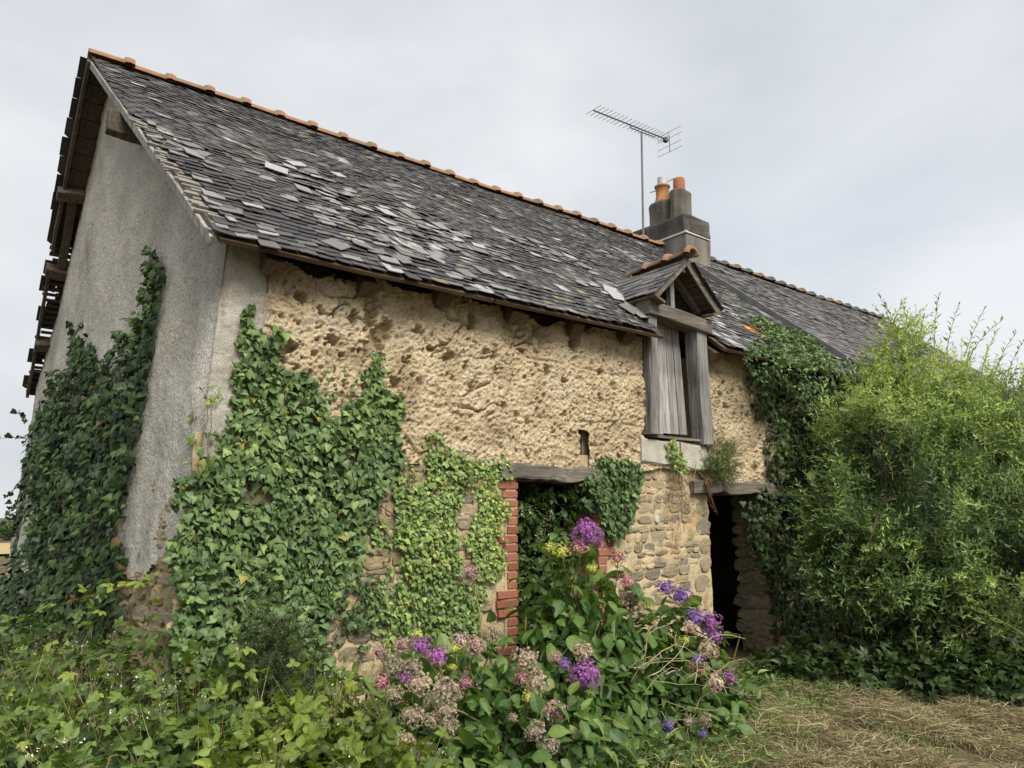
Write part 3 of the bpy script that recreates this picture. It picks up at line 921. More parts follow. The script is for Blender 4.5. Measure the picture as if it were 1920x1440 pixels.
# eave boards, rafter feet, laths along the verge
def on_slope(u, s, n): return slope_pt(np.array([u]), np.array([s]), 0.0)[0] + n * SN
for (u0, u1, k) in ((-0.10, 2.05, 1), (2.07, 4.14, 2), (5.12, 6.9, 3), (6.92, 8.36, 4)):
    obj('eave_board', *beam(on_slope(u0, 0.12, -0.032), on_slope(u1, 0.12, -0.032), 0.26, 0.034, up=SN, rough=0.002, seg=6, seed=k), M['wood_brown_x'], roof, tint=(0.7, 0.66, 0.62))
for i, px in enumerate([(512, 470), (695, 515), (833, 552), (965, 577), (1082, 602), (1178, 622), (1338, 668), (1420, 690), (1500, 700)]):
    x = at(px[0], px[1], -0.14)[0]
    a = on_slope(x, 0.03 + 0.03 * (i % 3), -0.155); b = on_slope(x + 0.03, 0.75, -0.155)
    obj('rafter_foot', *beam(a, b, 0.125, 0.125, up=SN, rough=0.006, seg=4, seed=20 + i), M['wood_dark'], roof, tint=(1.0, 0.82, 0.72))
obj('wall_plate', *beam((0.5, 0.20, 3.36), (4.1, 0.20, 3.36), 0.16, 0.12, rough=0.006, seg=8, seed=9), M['wood_dark'], house)
obj('wall_plate', *beam((5.15, 0.20, 3.36), (8.3, 0.20, 3.36), 0.16, 0.12, rough=0.006, seg=8, seed=10), M['wood_dark'], house)
lr = np.random.default_rng(17)
for q, s in enumerate(np.arange(0.10, 2.5, 0.062)):             # lath ends bared where verge slates have gone
    x = float(verge_x(s))
    obj('lath', *beam(on_slope(x - lr.uniform(-0.07, 0.04), s + lr.uniform(-0.015, 0.015), -0.004 + lr.uniform(-0.006, 0.006)), on_slope(x + 0.45, s, -0.006), lr.uniform(0.02, 0.04), lr.uniform(0.012, 0.022), up=SN, rough=0.001, seed=q), M['lath'], roof, tint=(1.0, 1.02, 1.08))
for k, (s0, s1) in enumerate(((0.02, 2.25), (2.27, SL - 0.02))):
    obj('verge_board', *beam(on_slope(float(verge_x(s0)) + 0.005, s0, -0.055), on_slope(float(verge_x(s1)) + 0.005, s1, -0.055), 0.028, 0.065, up=SN, rough=0.002, seg=6, seed=31 + k), M['wood_grey_z'], roof)
obj('purlin', *beam((-0.52, 2.05, 5.03), (0.3, 2.05, 5.03), 0.13, 0.20, rough=0.01, seg=4, seed=33), M['wood_dark'], roof)

# rear slope: laths that project past the gable, boards under the upper part, slates partly lost
REV = norm(np.array([0, 3.55, -(6.27 - 3.13)])); RLEN = math.hypot(3.55, 3.14); RNV = np.array([0, REV[2] * -1, REV[1]])
def rear_pt(x, s, n=0.0): return np.array([x, 3.25, 6.27]) + s * REV + n * RNV
def rear_vx(s): return -0.62 - 0.03 * math.sin(s * 1.2)
V = [rear_pt(-0.20, 0.0, -0.01), rear_pt(8.4, 0.0, -0.01), rear_pt(8.4, RLEN, -0.01), rear_pt(-0.42, RLEN, -0.01)]
obj('rear_decking', V, [(0, 1, 2, 3)], M['wood_dark'], roof)
for q, s in enumerate(np.arange(0.06, RLEN - 0.02, 0.085)):
    x0 = rear_vx(s) + (lr.uniform(-0.04, 0.03) if s > 2.35 else 0.02)
    obj('lath', *beam(rear_pt(x0, s, 0.002), rear_pt(-0.15, s, 0.002), 0.052 if s < 3.0 else 0.036, 0.022, up=RNV, rough=0.001, seed=50 + q), M['wood_dark'], roof)
for q, s in enumerate(np.arange(0.04, 1.75, 0.205)):
    obj('soffit_board', *beam(rear_pt(rear_vx(s) + 0.04, s + 0.1, -0.028), rear_pt(-0.18, s + 0.1, -0.028), 0.196, 0.018, up=RNV, rough=0.001, seed=90 + q), M['wood_dark'], roof)
for k, (s0, s1, n) in enumerate(((0.0, 2.35, -0.07), (2.62, 4.70, -0.03))):
    obj('verge_board', *beam(rear_pt(rear_vx(s0) + 0.01, s0, n), rear_pt(rear_vx(s1) + 0.01, s1, n), 0.035, 0.10, up=RNV, rough=0.003, seg=8, seed=110 + k), M['wood_dark'], roof)
for k, s in enumerate((1.55, 2.62, 3.75)):
    obj('purlin', *beam(rear_pt(rear_vx(s) - 0.03, s, -0.10), rear_pt(0.0, s, -0.10), 0.13, 0.14, up=RNV, rough=0.008, seg=3, seed=120 + k), M['wood_dark'], roof)
obj('rafter', *beam(rear_pt(-0.52, 1.6, -0.09), rear_pt(-0.50, 2.6, -0.09), 0.09, 0.09, up=RNV, rough=0.004, seg=4, seed=131), M['wood_dark'], roof)
mm, ii = [], []
for row, s in enumerate(np.arange(0.15, RLEN, 0.115)):
    for c in range(4):
        if s > 3.0 and lr.random() < 0.45: continue
        if s > 2.35 and s < 2.6: continue
        u = rear_vx(s) + 0.03 + 0.17 * c + (0.085 if row % 2 else 0) + lr.normal() * 0.01
        mm.append(frames(np.array([rear_pt(u, s + 0.10, 0.018)]), np.array([-REV]), np.array([RNV]), np.array([[0.168, 0.23, 1.0]]))[0]); ii.append(SLATE.idx(lr.integers(0, 8), lr.integers(0, 4)))
pieces('slate', roof, SLATE, ii, np.array(mm), 200)

# ------------------------------------------------------------------ hayloft dormer
dorm = part_empty('hayloft_dormer', house, (4.6, 0, 2.3))
DX, DY0, DZ, DE = 4.605, -0.24, 4.235, 3.775
def dpart(n, sh, m, **k): return obj(n, *sh, m, dorm, **k)
dpart('post', beam((4.175, -0.05, 2.36), (4.170, -0.05, 3.60), 0.125, 0.17, up=(0, 1, 0), rough=0.003, seg=8, seed=1), M['wood_grey_z'], tint=(0.72, 0.72, 0.72))
dpart('post', beam((5.005, -0.05, 2.30), (4.955, -0.05, 3.56), 0.17, 0.18, up=(0, 1, 0), rough=0.003, seg=8, seed=2), M['wood_grey_z'], tint=(0.82, 0.82, 0.82))
dpart('transom', beam((4.08, -0.085, 3.645), (5.09, -0.085, 3.575), 0.19, 0.150, rough=0.0018, seg=6, seed=3), M['wood_grey_x'])
dpart('king_post', beam((4.575, -0.04, 3.67), (4.575, -0.04, 4.13), 0.062, 0.07, up=(0, 1, 0), rough=0.003, seg=3, seed=4), M['wood_grey_z'])
dpart('ridge_beam', beam((DX, DY0 + 0.03, DZ - 0.075), (DX, 0.72, DZ - 0.075), 0.07, 0.12, rough=0.002, seg=3, seed=5), M['wood_grey_x'])
hw = 0.515
for s in (-1, 1):
    dpart('rafter', beam((DX + s * 0.02, -0.03, DZ - 0.10), (DX + s * 0.44, -0.03, DE - 0.005), 0.055, 0.07, up=(0, 1, 0), rough=0.002, seg=3, seed=6 + s), M['wood_grey_x'])
    dpart('barge_board', beam((DX + s * 0.012, DY0, DZ - 0.035), (DX + s * (hw + 0.01), DY0, DE - 0.04), 0.085, 0.024, up=(0, 1, 0), rough=0.003, seg=5, seed=8 + s), M['wood_grey_x'])
    dpart('eave_board', beam((DX + s * (hw - 0.05), DY0 - 0.03, DE - 0.065), (DX + s * (hw - 0.05), 0.26, DE - 0.065), 0.16, 0.026, up=(-s * 0.35, 0, 1), rough=0.002, seg=3, seed=10 + s), M['wood_brown_x'])
    dn = norm(np.array([s * hw, 0, DE - DZ])); nn = norm(np.array([s * (DZ - DE), 0, hw])); Ld = math.hypot(hw, DZ - DE)
    for q in range(4):                                             # boarding under the slates
        t0 = 0.03 + q * 0.16
        a = np.array([DX, DY0 + 0.02, DZ]) + dn * (t0 + 0.075) - nn * 0.008
        b = a.copy(); b[1] = 0.80 - 0.13 * q
        dpart('roof_board', beam(a, b, 0.15, 0.014, up=nn, rough=0.001, seed=20 + q), M['wood_dark'])
    mm, ii = [], []
    for row in range(7):
        d = Ld + 0.045 - row * 0.095
        yend = 0.85 - 0.62 * (d / Ld)
        y = DY0 - 0.05 - (0.075 if row % 2 else 0)
        while y < yend:
            w = lr.uniform(0.13, 0.165)
            lo = max(y, DY0 - 0.05)
            if y + w - lo > 0.05:
                p = np.array([DX, lo + (y + w - lo) / 2, DZ]) + dn * (d + lr.normal() * 0.006) + nn * (0.018 + lr.uniform(0, 0.006))
                tp = -dn + nn * -0.06 + np.array([0, lr.normal() * 0.05, 0])
                mm.append(frames(p[None], tp[None], nn[None], np.array([[y + w - lo, 0.19 if row < 6 else 0.10, 1.0]]))[0])
                ii.append(SLATE.idx(lr.integers(0, 8), lr.choice([1, 2, 3, 4, 4, 5])))
            y += w
    pieces('slate', dorm, SLATE, ii, np.array(mm), 200)
ridge_row(dorm, (DX, DY0 - 0.40 + 0.98 + 0.22, DZ + 0.045), (DX, DY0 - 0.09, DZ + 0.055), 0.30, 9, [0, 0, 2, 1], 0.86)

lx = np.linspace(4.245, 4.80, 6)
for q in range(5):                                                 # shutter of five boards, hanging askew
    a, b = lx[q] + 0.003, lx[q + 1] - 0.003
    yj = 0.012 * random.random() - 0.045
    zt, zb = 3.64 - 0.03 * random.random(), 2.375 + 0.012 * q * 0.6 + 0.015 * random.random()
    k = 0.10 * (q / 5); k2 = 0.10 * ((q + 1) / 5); o0 = -0.03
    V = np.array([(a + o0 + k * .9, 0.0 - yj, zb), (b + o0 + k2 * .9, 0.0 - yj, zb), (b + o0 + k2 * .9, 0.03 - yj, zb), (a + o0 + k * .9, 0.03 - yj, zb),
                  (a, 0.02 - yj, zt), (b, 0.02 - yj, zt), (b, 0.05 - yj, zt), (a, 0.05 - yj, zt)])
    dpart('shutter_board', (V, BOXF), M['wood_grey_z'], tint=[(1.0,) * 3, (1.12,) * 3, (1.3,) * 3, (0.95,) * 3, (0.85,) * 3][q])
dpart('threshold', beam((4.18, -0.03, 2.345), (4.92, -0.03, 2.335), 0.12, 0.03, rough=0.002, seg=4, seed=14), M['wood_grey_x'])
dpart('sill_block', beam((4.02, 0.06, 2.195), (4.58, 0.06, 2.185), 0.26, 0.25, rough=0.008, seg=5, seed=15), M['sill'])
dpart('sill_block', beam((4.605, 0.065, 2.170), (5.10, 0.065, 2.160), 0.28, 0.27, rough=0.008, seg=5, seed=16), M['sill'])
# chicken wire in the gable of the dormer
wires = []
for q in range(22):
    x = 4.20 + q * 0.038
    top = DZ - 0.12 - abs(x - DX) / hw * (DZ - DE)
    if top > 3.70:
        zz = np.arange(3.67, top, 0.022)
        if len(zz) > 2: wires.append(tube(np.stack([x + 0.010 * (np.arange(len(zz)) % 2 * 2 - 1), np.full(len(zz), 0.02), zz], 1), 0.0014, n=3))
dpart('wire_mesh', join(wires), M['metal_dark'])
# lead and slipped slates where the dormer meets the roof
for q, (u, s, a, t) in enumerate([(4.02, 0.80, 0.5, 7), (4.07, 0.70, 0.8, 6), (4.00, 0.62, 0.2, 7), (3.98, 0.30, -0.4, 5), (4.05, 0.24, -0.2, 6), (4.06, 0.42, 0.3, 6)]):
    p = on_slope(u, s, 0.035 + 0.004 * q)
    m = frames(p[None], (SV * math.cos(a) + np.array([1.0, 0, 0]) * math.sin(a) + SN * 0.04)[None], (SN + np.array([-0.1, 0, 0]))[None], np.array([[0.16, 0.20, 1.0]]))
    pieces('slate', dorm, SLATE, [SLATE.idx(q % 8, t)], m, 5)
fl = np.array([on_slope(4.06 + 0.035 * math.sin(t * 3.0), 0.52 + 0.06 * t, 0.03 + 0.03 * math.sin(t * 5)) for t in np.linspace(0, 1.6, 9)])
V = np.vstack([fl, fl + np.array([0.13, -0.02, -0.02])]); F = [(i, i + 1, 10 + i, 9 + i) for i in range(8)]
obj('lead_flashing', V, F, M['zinc'], dorm, smooth=True)

# ------------------------------------------------------------------ chimney
chim = part_empty('chimney', house, (8.8, 3.3, 6.0))
def rblock(x0, x1, y0, y1, z0, z1, seed, j=0.012, bev=0.05, tops=None):
    r = np.random.default_rng(seed)
    prof = [(x0 + bev, y0), (x1 - bev, y0), (x1, y0 + bev), (x1, y1 - bev), (x1 - bev, y1), (x0 + bev, y1), (x0, y1 - bev), (x0, y0 + bev)]
    V, F = [], []
    zz = [z0, z0 + (z1 - z0) * .35, z0 + (z1 - z0) * .7, z1 - 0.03, z1]
    for q, z in enumerate(zz):
        for (x, y) in prof:
            k = 0.93 if q == 4 else 1.0
            cx, cy = (x0 + x1) / 2, (y0 + y1) / 2
            V.append((cx + (x - cx) * k + r.normal() * j * .5, cy + (y - cy) * k + r.normal() * j * .5, z + (r.normal() * j if q else 0)))
    for q in range(4):
        for i in range(8):
            F.append((q * 8 + i, q * 8 + (i + 1) % 8, (q + 1) * 8 + (i + 1) % 8, (q + 1) * 8 + i))
    F.append(tuple(32 + i for i in range(8)))
    return np.array(V), F
cx0, cx1, cy0, cy1 = 8.40, 9.12, 2.66, 4.02
zt = atx(1290, 398, cx0)[2]
zband = atx(1290, 432, cx0)[2]
print('chimney', zt, zband, atx(1177, 445, cx0), atx(1290, 497, cx0))
obj('stack', *rblock(cx0 + 0.012, cx1 - 0.012, cy0 + 0.012, cy1 - 0.012, 5.3, zband - 0.01, 1, bev=0.012), M['concrete'], chim, tint=(0.85, 0.83, 0.80))
obj('band', *box(cx0 - 0.006, cx1 + 0.006, cy0 - 0.006, cy1 + 0.006, zband - 0.012, zband + 0.025), M['metal_light'], chim)
obj('cap', *rblock(cx0 - 0.01, cx1 + 0.01, cy0 - 0.01, cy1 + 0.01, zband + 0.02, zt + 0.03, 2, bev=0.05), M['concrete'], chim, tint=(0.42, 0.41, 0.41))
ux0, ux1 = 8.50, 8.95
y_l = (atx(1212, 400, ux0)[1]); y_r = (atx(1272, 400, ux0)[1]); y_m = atx(1249, 370, ux0)[1]
z_lo = atx(1230, 378, ux0)[2]; z_hi = atx(1272, 349, ux0)[2]
print('upper', y_l, y_r, y_m, z_lo, z_hi)
obj('flue_block', *rblock(ux0, ux1, y_m, y_l, zt, z_lo, 3, bev=0.09), M['concrete'], chim, tint=(0.62, 0.61, 0.58))
obj('flue_block', *rblock(ux0 - 0.01, ux1 + 0.01, y_r - 0.02, y_m, zt, z_hi, 4, bev=0.10), M['concrete'], chim, tint=(0.62, 0.61, 0.58))
pc = np.array([ux0 + 0.22, (y_m + y_l) / 2 + 0.02, z_lo - 0.03])
pot = obj('chimney_pot', *lathe(pc, [(0.175, 0), (0.165, 0.05), (0.135, 0.13), (0.125, 0.2), (0.125, 0.36), (0.145, 0.37), (0.148, 0.40), (0.12, 0.41)], 18), M['terracotta'], chim, tint=(1.5, 1.3, 1.05), smooth=True)
obj('flue_liner', *lathe(pc + [0, 0, 0.40], [(0.085 + 0.006 * (q % 2), q * 0.0145) for q in range(13)], 14), M['metal_light'], chim)
pq = np.array([ux0 + 0.22, (y_r + y_m) / 2 + 0.0, z_hi - 0.02])
obj('chimney_pot', *lathe(pq, [(0.118, 0), (0.112, 0.06), (0.105, 0.27), (0.095, 0.285), (0.085, 0.28), (0.08, 0.15)], 18), M['terracotta'], chim, tint=(1.1, 0.8, 0.75), smooth=True)
obj('clamp', *tube([pc + [-0.05, 0.26, 0.36], pc + [0.0, 0.15, 0.37], pc + [0.02, 0.13, 0.40]], 0.012), M['metal_light'], chim)
obj('clamp', *tube([pc + [0.02, -0.10, 0.46], pc + [0.05, -0.26, 0.49]], 0.012), M['metal_light'], chim)

# ------------------------------------------------------------------ television aerial
aer = thing('television_aerial', 'tall metal television aerial on a thin mast beside the chimney', 'aerial', (8.05, 3.55, 6.3))
mb = at(1206, 432, 3.60); mt = at(1203, 247, 3.60)
obj('mast', *tube([mb + [0, 0, -0.5], mb, mt], 0.020, n=8), M['metal_dark'], aer)
b0 = at(1113, 207, 3.60); b1 = at(1254, 263, 3.60)
obj('boom', *tube([b0, b1], 0.014, n=6), M['metal_dark'], aer)
for q in range(20):
    t = 0.0 + 0.93 * (q / 19) ** 1.0 if q < 8 else 0.93 * (7 / 19) + 0.93 * (12 / 19) * ((q - 7) / 12) ** 0.92
    c = b0 + (b1 - b0) * t
    Lh = 0.19 - 0.035 * t
    obj('element', *tube([c + [0.0, -Lh, 0.012], c + [0.0, Lh, 0.012]], 0.0065, n=5), M['metal_light'], aer)
s0, s1 = b0 + (b1 - b0) * 0.46 - [0, 0, 0.055], b0 + (b1 - b0) * 0.80 - [0, 0, 0.055]
obj('support_arm', *tube([s0 + [0, 0, 0.06], s0, s1, s1 + [0, 0, 0.06]], 0.011, n=5), M['metal_dark'], aer)
ce = b0 + (b1 - b0) * 0.97
obj('junction_box', *rblock(ce[0] - 0.09, ce[0] + 0.01, ce[1] - 0.04, ce[1] + 0.04, ce[2] - 0.06, ce[2] + 0.02, 7, j=0.003, bev=0.015), M['metal_dark'], aer)
obj('dipole', *tube([ce + [-0.1, -0.15, 0.05], ce + [-0.1, 0.15, 0.05], ce + [-0.1, 0.15, -0.03], ce + [-0.1, -0.15, -0.03], ce + [-0.1, -0.15, 0.05]], 0.006, n=4), M['metal_light'], aer)
obj('reflector_stem', *tube([b1 + [0.02, 0, 0.20], b1 + [0.02, 0, -0.24]], 0.009, n=5), M['metal_dark'], aer)
for z in (0.19, 0.06, -0.10, -0.23):
    obj('reflector_bar', *tube([b1 + [0.025, -0.30, z], b1 + [0.025, 0.30, z]], 0.007, n=4), M['metal_light'], aer)
for y in (-0.30, 0.30):
    for z in (0.125, -0.165):
        obj('reflector_end', *tube([b1 + [0.025, y, z - 0.065], b1 + [0.025, y, z + 0.065]], 0.007, n=4), M['metal_light'], aer)

# ------------------------------------------------------------------ the house joined on behind
adj = thing('adjoining_house', 'slate-roofed house joined on beyond the chimney, mostly behind the willow', 'house', (13, 3, 0))
AX0, AX1 = 8.43, 17.2
obj('wall', *join([box(AX0, AX1, 0.0, 0.4, -0.1, 3.3), box(AX1 - 0.4, AX1, 0.41, 6.4, -0.1, 3.3), box(AX0, AX1, 6.42, 6.8, -0.1, 3.1)]), M['mortar'], adj)
S, U = np.meshgrid(np.linspace(0.0, SL, 30), np.linspace(AX0, AX1, 60), indexing='ij')
aroof = obj('roof', *grid_mesh(None, None, slope_pt(U, S, 0.045)), M['wood_dark'], adj, smooth=True)
obj('rear_decking', [rear_pt(AX0, 0, 0.045), rear_pt(AX1, 0, 0.045), rear_pt(AX1, RLEN, 0.045), rear_pt(AX0, RLEN, 0.045)], [(0, 1, 2, 3)], M['wood_dark'], adj)
obj('gable_end', [(AX1 - 0.02, 0.0, 3.25), (AX1 - 0.02, 3.25, 6.2), (AX1 - 0.02, 6.5, 3.25), (AX1 - 0.4, 0.0, 3.25), (AX1 - 0.4, 3.25, 6.2), (AX1 - 0.4, 6.5, 3.25)], [(0, 2, 1), (3, 4, 5), (0, 1, 4, 3), (1, 2, 5, 4)], M['mortar'], adj)
lay_slates(aroof, lambda s: AX0, AX1, 0.20, 0.118, 17, ([4, 4, 3, 4, 5, 2], [5, 5, 6]), lambda u, s: 0.04, 0.008, lift=0.055)
obj('verge_strip', *beam(on_slope(AX0 - 0.03, 0.0, 0.045), on_slope(AX0 - 0.03, SL - 0.7, 0.045), 0.05, 0.13, up=SN, rough=0.001, seg=4), M['metal_dark'], adj)
ridge_row(aroof, (9.12, 3.25, 6.37), (AX1, 3.25, 6.37), 0.40, 5, [4, 4, 4, 3])
ob = thing('low_outbuilding', 'low roofed outbuilding far beyond the willow at the end of the row', 'outbuilding', (20, 3, 0))
obj('wall', *box(18.2, 24, 0.5, 5.5, -0.2, 3.6), M['mortar'], ob)
obj('roof', [(18.0, 0.2, 3.5), (24.2, 0.2, 3.5), (24.2, 3.0, 5.2), (18.0, 3.0, 5.2), (24.2, 5.8, 3.5), (18.0, 5.8, 3.5), (18.0, 0.2, 3.62), (24.2, 0.2, 3.62), (24.2, 3.0, 5.32), (18.0, 3.0, 5.32), (24.2, 5.8, 3.62), (18.0, 5.8, 3.62)],
    [(0, 3, 2, 1), (3, 5, 4, 2), (6, 7, 8, 9), (9, 8, 10, 11), (0, 6, 9, 3), (3, 9, 11, 5), (0, 1, 7, 6), (1, 2, 8, 7), (2, 4, 10, 8), (5, 11, 10, 4)], M['slate'], ob, tint=(0.09, 0.09, 0.09))

# ------------------------------------------------------------------ leaf shapes
def fan_leaf(outline, cz=0.06, cy=0.35, droop=0.10, seed=0):
    r = np.random.default_rng(seed)
    pts = outline + [(-x, y) for (x, y) in reversed(outline) if abs(x) > 1e-6]
    V = [(0, cy, cz)] + [(x * r.uniform(0.93, 1.07), y, -droop * (y ** 2) - 0.12 * abs(x) ** 1.6 + r.uniform(-.015, .015)) for x, y in pts]
    n = len(pts)
    F = [(0, 1 + i, 1 + (i + 1) % n) for i in range(n)]
    T = np.array([(1.18, 1.16, 1.12)] + [(0.97, 0.97, 0.97)] * n)
    return np.array(V), F, T

IVY_A = [(0, 0.02), (0.26, -0.10), (0.50, 0.10), (0.36, 0.34), (0.22, 0.56), (0, 1.0)]
IVY_B = [(0, 0.04), (0.24, -0.12), (0.44, 0.06), (0.56, 0.36), (0.30, 0.42), (0.16, 0.70), (0, 1.0)]
IVY_C = [(0, 0.0), (0.30, -0.08), (0.43, 0.16), (0.36, 0.48), (0.18, 0.76), (0, 0.98)]
ivy_shapes = [fan_leaf(o, 0.07, 0.3, d, s) for s, (o, d) in enumerate([(IVY_A, .06), (IVY_B, .10), (IVY_C, .04), (IVY_A, .15)])]

def blade(w=0.55, fold=0.16, droop=0.25, seg=4, peak=0.42, seed=0, wave=0.02):
    """ovate leaf of unit length, folded along the midrib"""
    r = np.random.default_rng(seed)
    V, T = [], []
    for q in range(seg + 1):
        t = q / seg
        hw_ = 0.5 * w * (math.sin(math.pi * t ** (math.log(0.5) / math.log(peak))) ** 0.85 if 0 < t < 1 else 0.0)
        zc = -droop * t * t
        V += [(-hw_, t, zc + fold * hw_ * 2 * 0.5 + r.uniform(-wave, wave)), (0, t, zc - 0.02), (hw_, t, zc + fold * hw_ * 2 * 0.5 + r.uniform(-wave, wave))]
        T += [(0.95,) * 3, (1.22, 1.2, 1.15), (0.95,) * 3]
    F = []
    for q in range(seg):
        a = q * 3
        for i in (0, 1):
            f = [a + i, a + i + 1, a + i + 4, a + i + 3]
            if q == 0: f = [a + 1, a + i + 4, a + i + 3]
            if q == seg - 1: f = [a + i, a + i + 1, a + 4]
            F.append(tuple(f))
    return np.array(V), F, np.array(T)

def compound(n, w, seed, spread=62):
    """bramble leaf: leaflets fanned from one stalk"""
    r = np.random.default_rng(seed)
    V, F, T, o = [], [], [], 0
    angs = {3: (0, -spread, spread), 5: (0, -45, 45, -100, 100)}[n]
    for q, a in enumerate(angs):
        v, f, t = blade(w, 0.18, 0.22, 3, 0.45, seed * 9 + q)
        s = (0.62 if q == 0 else 0.54 if q < 3 else 0.42) * r.uniform(0.9, 1.1)
        a = math.radians(a + r.uniform(-8, 8))
        v = v * s
        v = np.stack([v[:, 0] * math.cos(a) + v[:, 1] * math.sin(a), -v[:, 0] * math.sin(a) + v[:, 1] * math.cos(a), v[:, 2] + r.uniform(-.05, .05) * v[:, 1]], 1)
        v[:, 1] += 0.36 if q == 0 else 0.28
        V.append(v); T.append(t * r.uniform(0.9, 1.1)); F += [tuple(i + o for i in g) for g in f]; o += len(v)
    V.append(np.array([(-0.008, 0, -0.06), (0.008, 0, -0.06), (0.006, 0.38, 0), (-0.006, 0.38, 0)])); T.append(np.ones((4, 3)) * [1.2, 0.9, 0.8]); F.append((o, o + 1, o + 2, o + 3))
    return np.vstack(V), F, np.vstack(T)

def shoot(seed, n=15, leaf=0.24, w=0.20, spread=50, bend=0.18, tipup=True):
    """leafy shoot of unit length along y"""
    r = np.random.default_rng(seed)
    V, F, T, o = [], [], [], 0
    t = np.linspace(0, 1, 5)
    path = np.stack([bend * t ** 2 * r.uniform(-1, 1), t, bend * t ** 2 * r.uniform(-.6, .6)], 1)
    v, f = tube(path, 0.009, 0.003, 3)
    V.append(v); F += f[:-2]; T.append(np.ones((len(v), 3)) * [1.1, 0.85, 0.7]); o += len(v)
    for q in range(n):
        s = 0.14 + 0.86 * (q + 0.5) / n
        p = np.array([np.interp(s, t, path[:, k]) for k in range(3)])
        az = q * 2.4 + r.uniform(-.4, .4)
        el = math.radians(spread * (1.15 - 0.75 * s) + r.uniform(-12, 12))
        d = np.array([math.sin(el) * math.cos(az), math.cos(el), math.sin(el) * math.sin(az)])
        nn = norm(np.array([-math.cos(el) * math.cos(az), math.sin(el), -math.cos(el) * math.sin(az)]) + r.normal(size=3) * 0.25)
        bv, bf, bt = blade(w, 0.12, 0.15 + r.uniform(-.05, .15), 2, 0.5, seed * 31 + q, 0.0)
        L = leaf * r.uniform(0.75, 1.15) * (1.0 if s < 0.75 else 0.75)
        m = frames(p[None], d[None], nn[None], np.array([L]))[0]
        v = bv @ m[:3, :3].T + m[:3, 3]
        V.append(v); F += [tuple(i + o for i in g) for g in bf]; T.append(bt * (0.88 + 0.28 * s) * r.uniform(0.88, 1.12)); o += len(v)
    return np.vstack(V), F, np.vstack(T)

def head_shape(seed, n=110, fr=0.16, flat=0.8, dry=False, mixcol=None):
    """hydrangea flower head of unit radius: four-petalled florets over a dome"""
    r = np.random.default_rng(seed)
    V, F, T, o = [], [], [], 0
    for q in range(n):
        c = 1 - (q + r.uniform(-0.2, 1.2)) / n * 1.5
        c = max(-0.6, min(1.0, c)); a = q * 2.39996 + r.normal() * 0.5
        s = math.sqrt(max(0, 1 - c * c))
        d = np.array([s * math.cos(a), s * math.sin(a), c])
        p = d * [1, 1, flat] * r.uniform(0.86, 1.03) * (1 + 0.16 * math.sin(3 * a + seed) * s + 0.10 * math.sin(5 * a + 2 * seed + 4 * c))
        d = norm(d + r.normal(size=3) * (0.5 if dry else 0.28))
        e1 = norm(np.cross(d, [0.3, 0.5, 0.81])); e2 = np.cross(d, e1)
        ph = r.uniform(0, 1.6)
        col = np.ones(3) if mixcol is None else (np.ones(3) if r.random() > mixcol[0] else np.array(mixcol[1]))
        col = col * r.uniform(0.75, 1.2)
        V.append(p + d * 0.03); T.append(col * 1.1)
        for k in range(4):
            b = ph + k * math.pi / 2
            u = e1 * math.cos(b) + e2 * math.sin(b); w = -e1 * math.sin(b) + e2 * math.cos(b)
            R = fr * r.uniform(0.8, 1.15)
            cup = (0.5 if dry else 0.12) * R * r.uniform(0.2, 1.3)
            V += [p + u * R * 0.6 + w * R * 0.42 + d * cup * 0.6, p + u * R + d * cup, p + u * R * 0.6 - w * R * 0.42 + d * cup * 0.6]
            T += [col * 0.95, col, col * 0.9]
            F.append((o, o + 3 + k * 3, o + 2 + k * 3, o + 1 + k * 3))
        o += 13
    # stalk cluster under the florets
    v, f = lathe((0, 0, -0.6), [(0.03, -0.3), (0.05, 0.1), (0.35, 0.4), (0.62, 0.5), (0.5, 0.55 + 0.4 * flat), (0.1, 0.6 + 0.5 * flat)], 7)
    V = np.vstack([np.array(V), v]); F += [tuple(i + o for i in g) for g in f]
    T = np.vstack([np.array(T), np.ones((len(v), 3)) * 0.5])
    return V, F, T

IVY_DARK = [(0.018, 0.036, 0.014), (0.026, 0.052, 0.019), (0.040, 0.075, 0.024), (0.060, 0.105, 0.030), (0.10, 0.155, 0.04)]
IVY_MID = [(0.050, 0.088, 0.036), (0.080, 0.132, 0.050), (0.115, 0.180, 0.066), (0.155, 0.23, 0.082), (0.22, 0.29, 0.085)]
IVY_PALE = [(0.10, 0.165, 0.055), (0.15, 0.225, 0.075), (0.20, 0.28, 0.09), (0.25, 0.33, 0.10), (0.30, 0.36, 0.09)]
V_IVY_DARK = Variants('leaf', M['ivy'], ivy_shapes, IVY_DARK + [(0.16, 0.11, 0.045)])
V_IVY_MID = Variants('leaf', M['ivy'], ivy_shapes, IVY_MID + [(0.26, 0.22, 0.06)])
V_IVY_PALE = Variants('leaf', M['ivy'], ivy_shapes, IVY_PALE + [(0.28, 0.20, 0.07)])
bram_shapes = [compound(3, 0.62, 1), compound(3, 0.66, 2, 70), compound(5, 0.55, 3), compound(3, 0.58, 4, 55)]
V_BRAM = Variants('leaf', M['leaf'], bram_shapes, [(0.032, 0.056, 0.020), (0.050, 0.085, 0.026), (0.076, 0.123, 0.032), (0.115, 0.175, 0.040), (0.22, 0.29, 0.058)])
lime_shapes = [compound(3, 0.72, 11, 75), compound(3, 0.78, 12, 80), compound(3, 0.70, 13, 68)]
V_LIME = Variants('leaf', M['leaf'], lime_shapes, [(0.065, 0.10, 0.025), (0.11, 0.16, 0.033), (0.17, 0.23, 0.042), (0.26, 0.32, 0.055)])
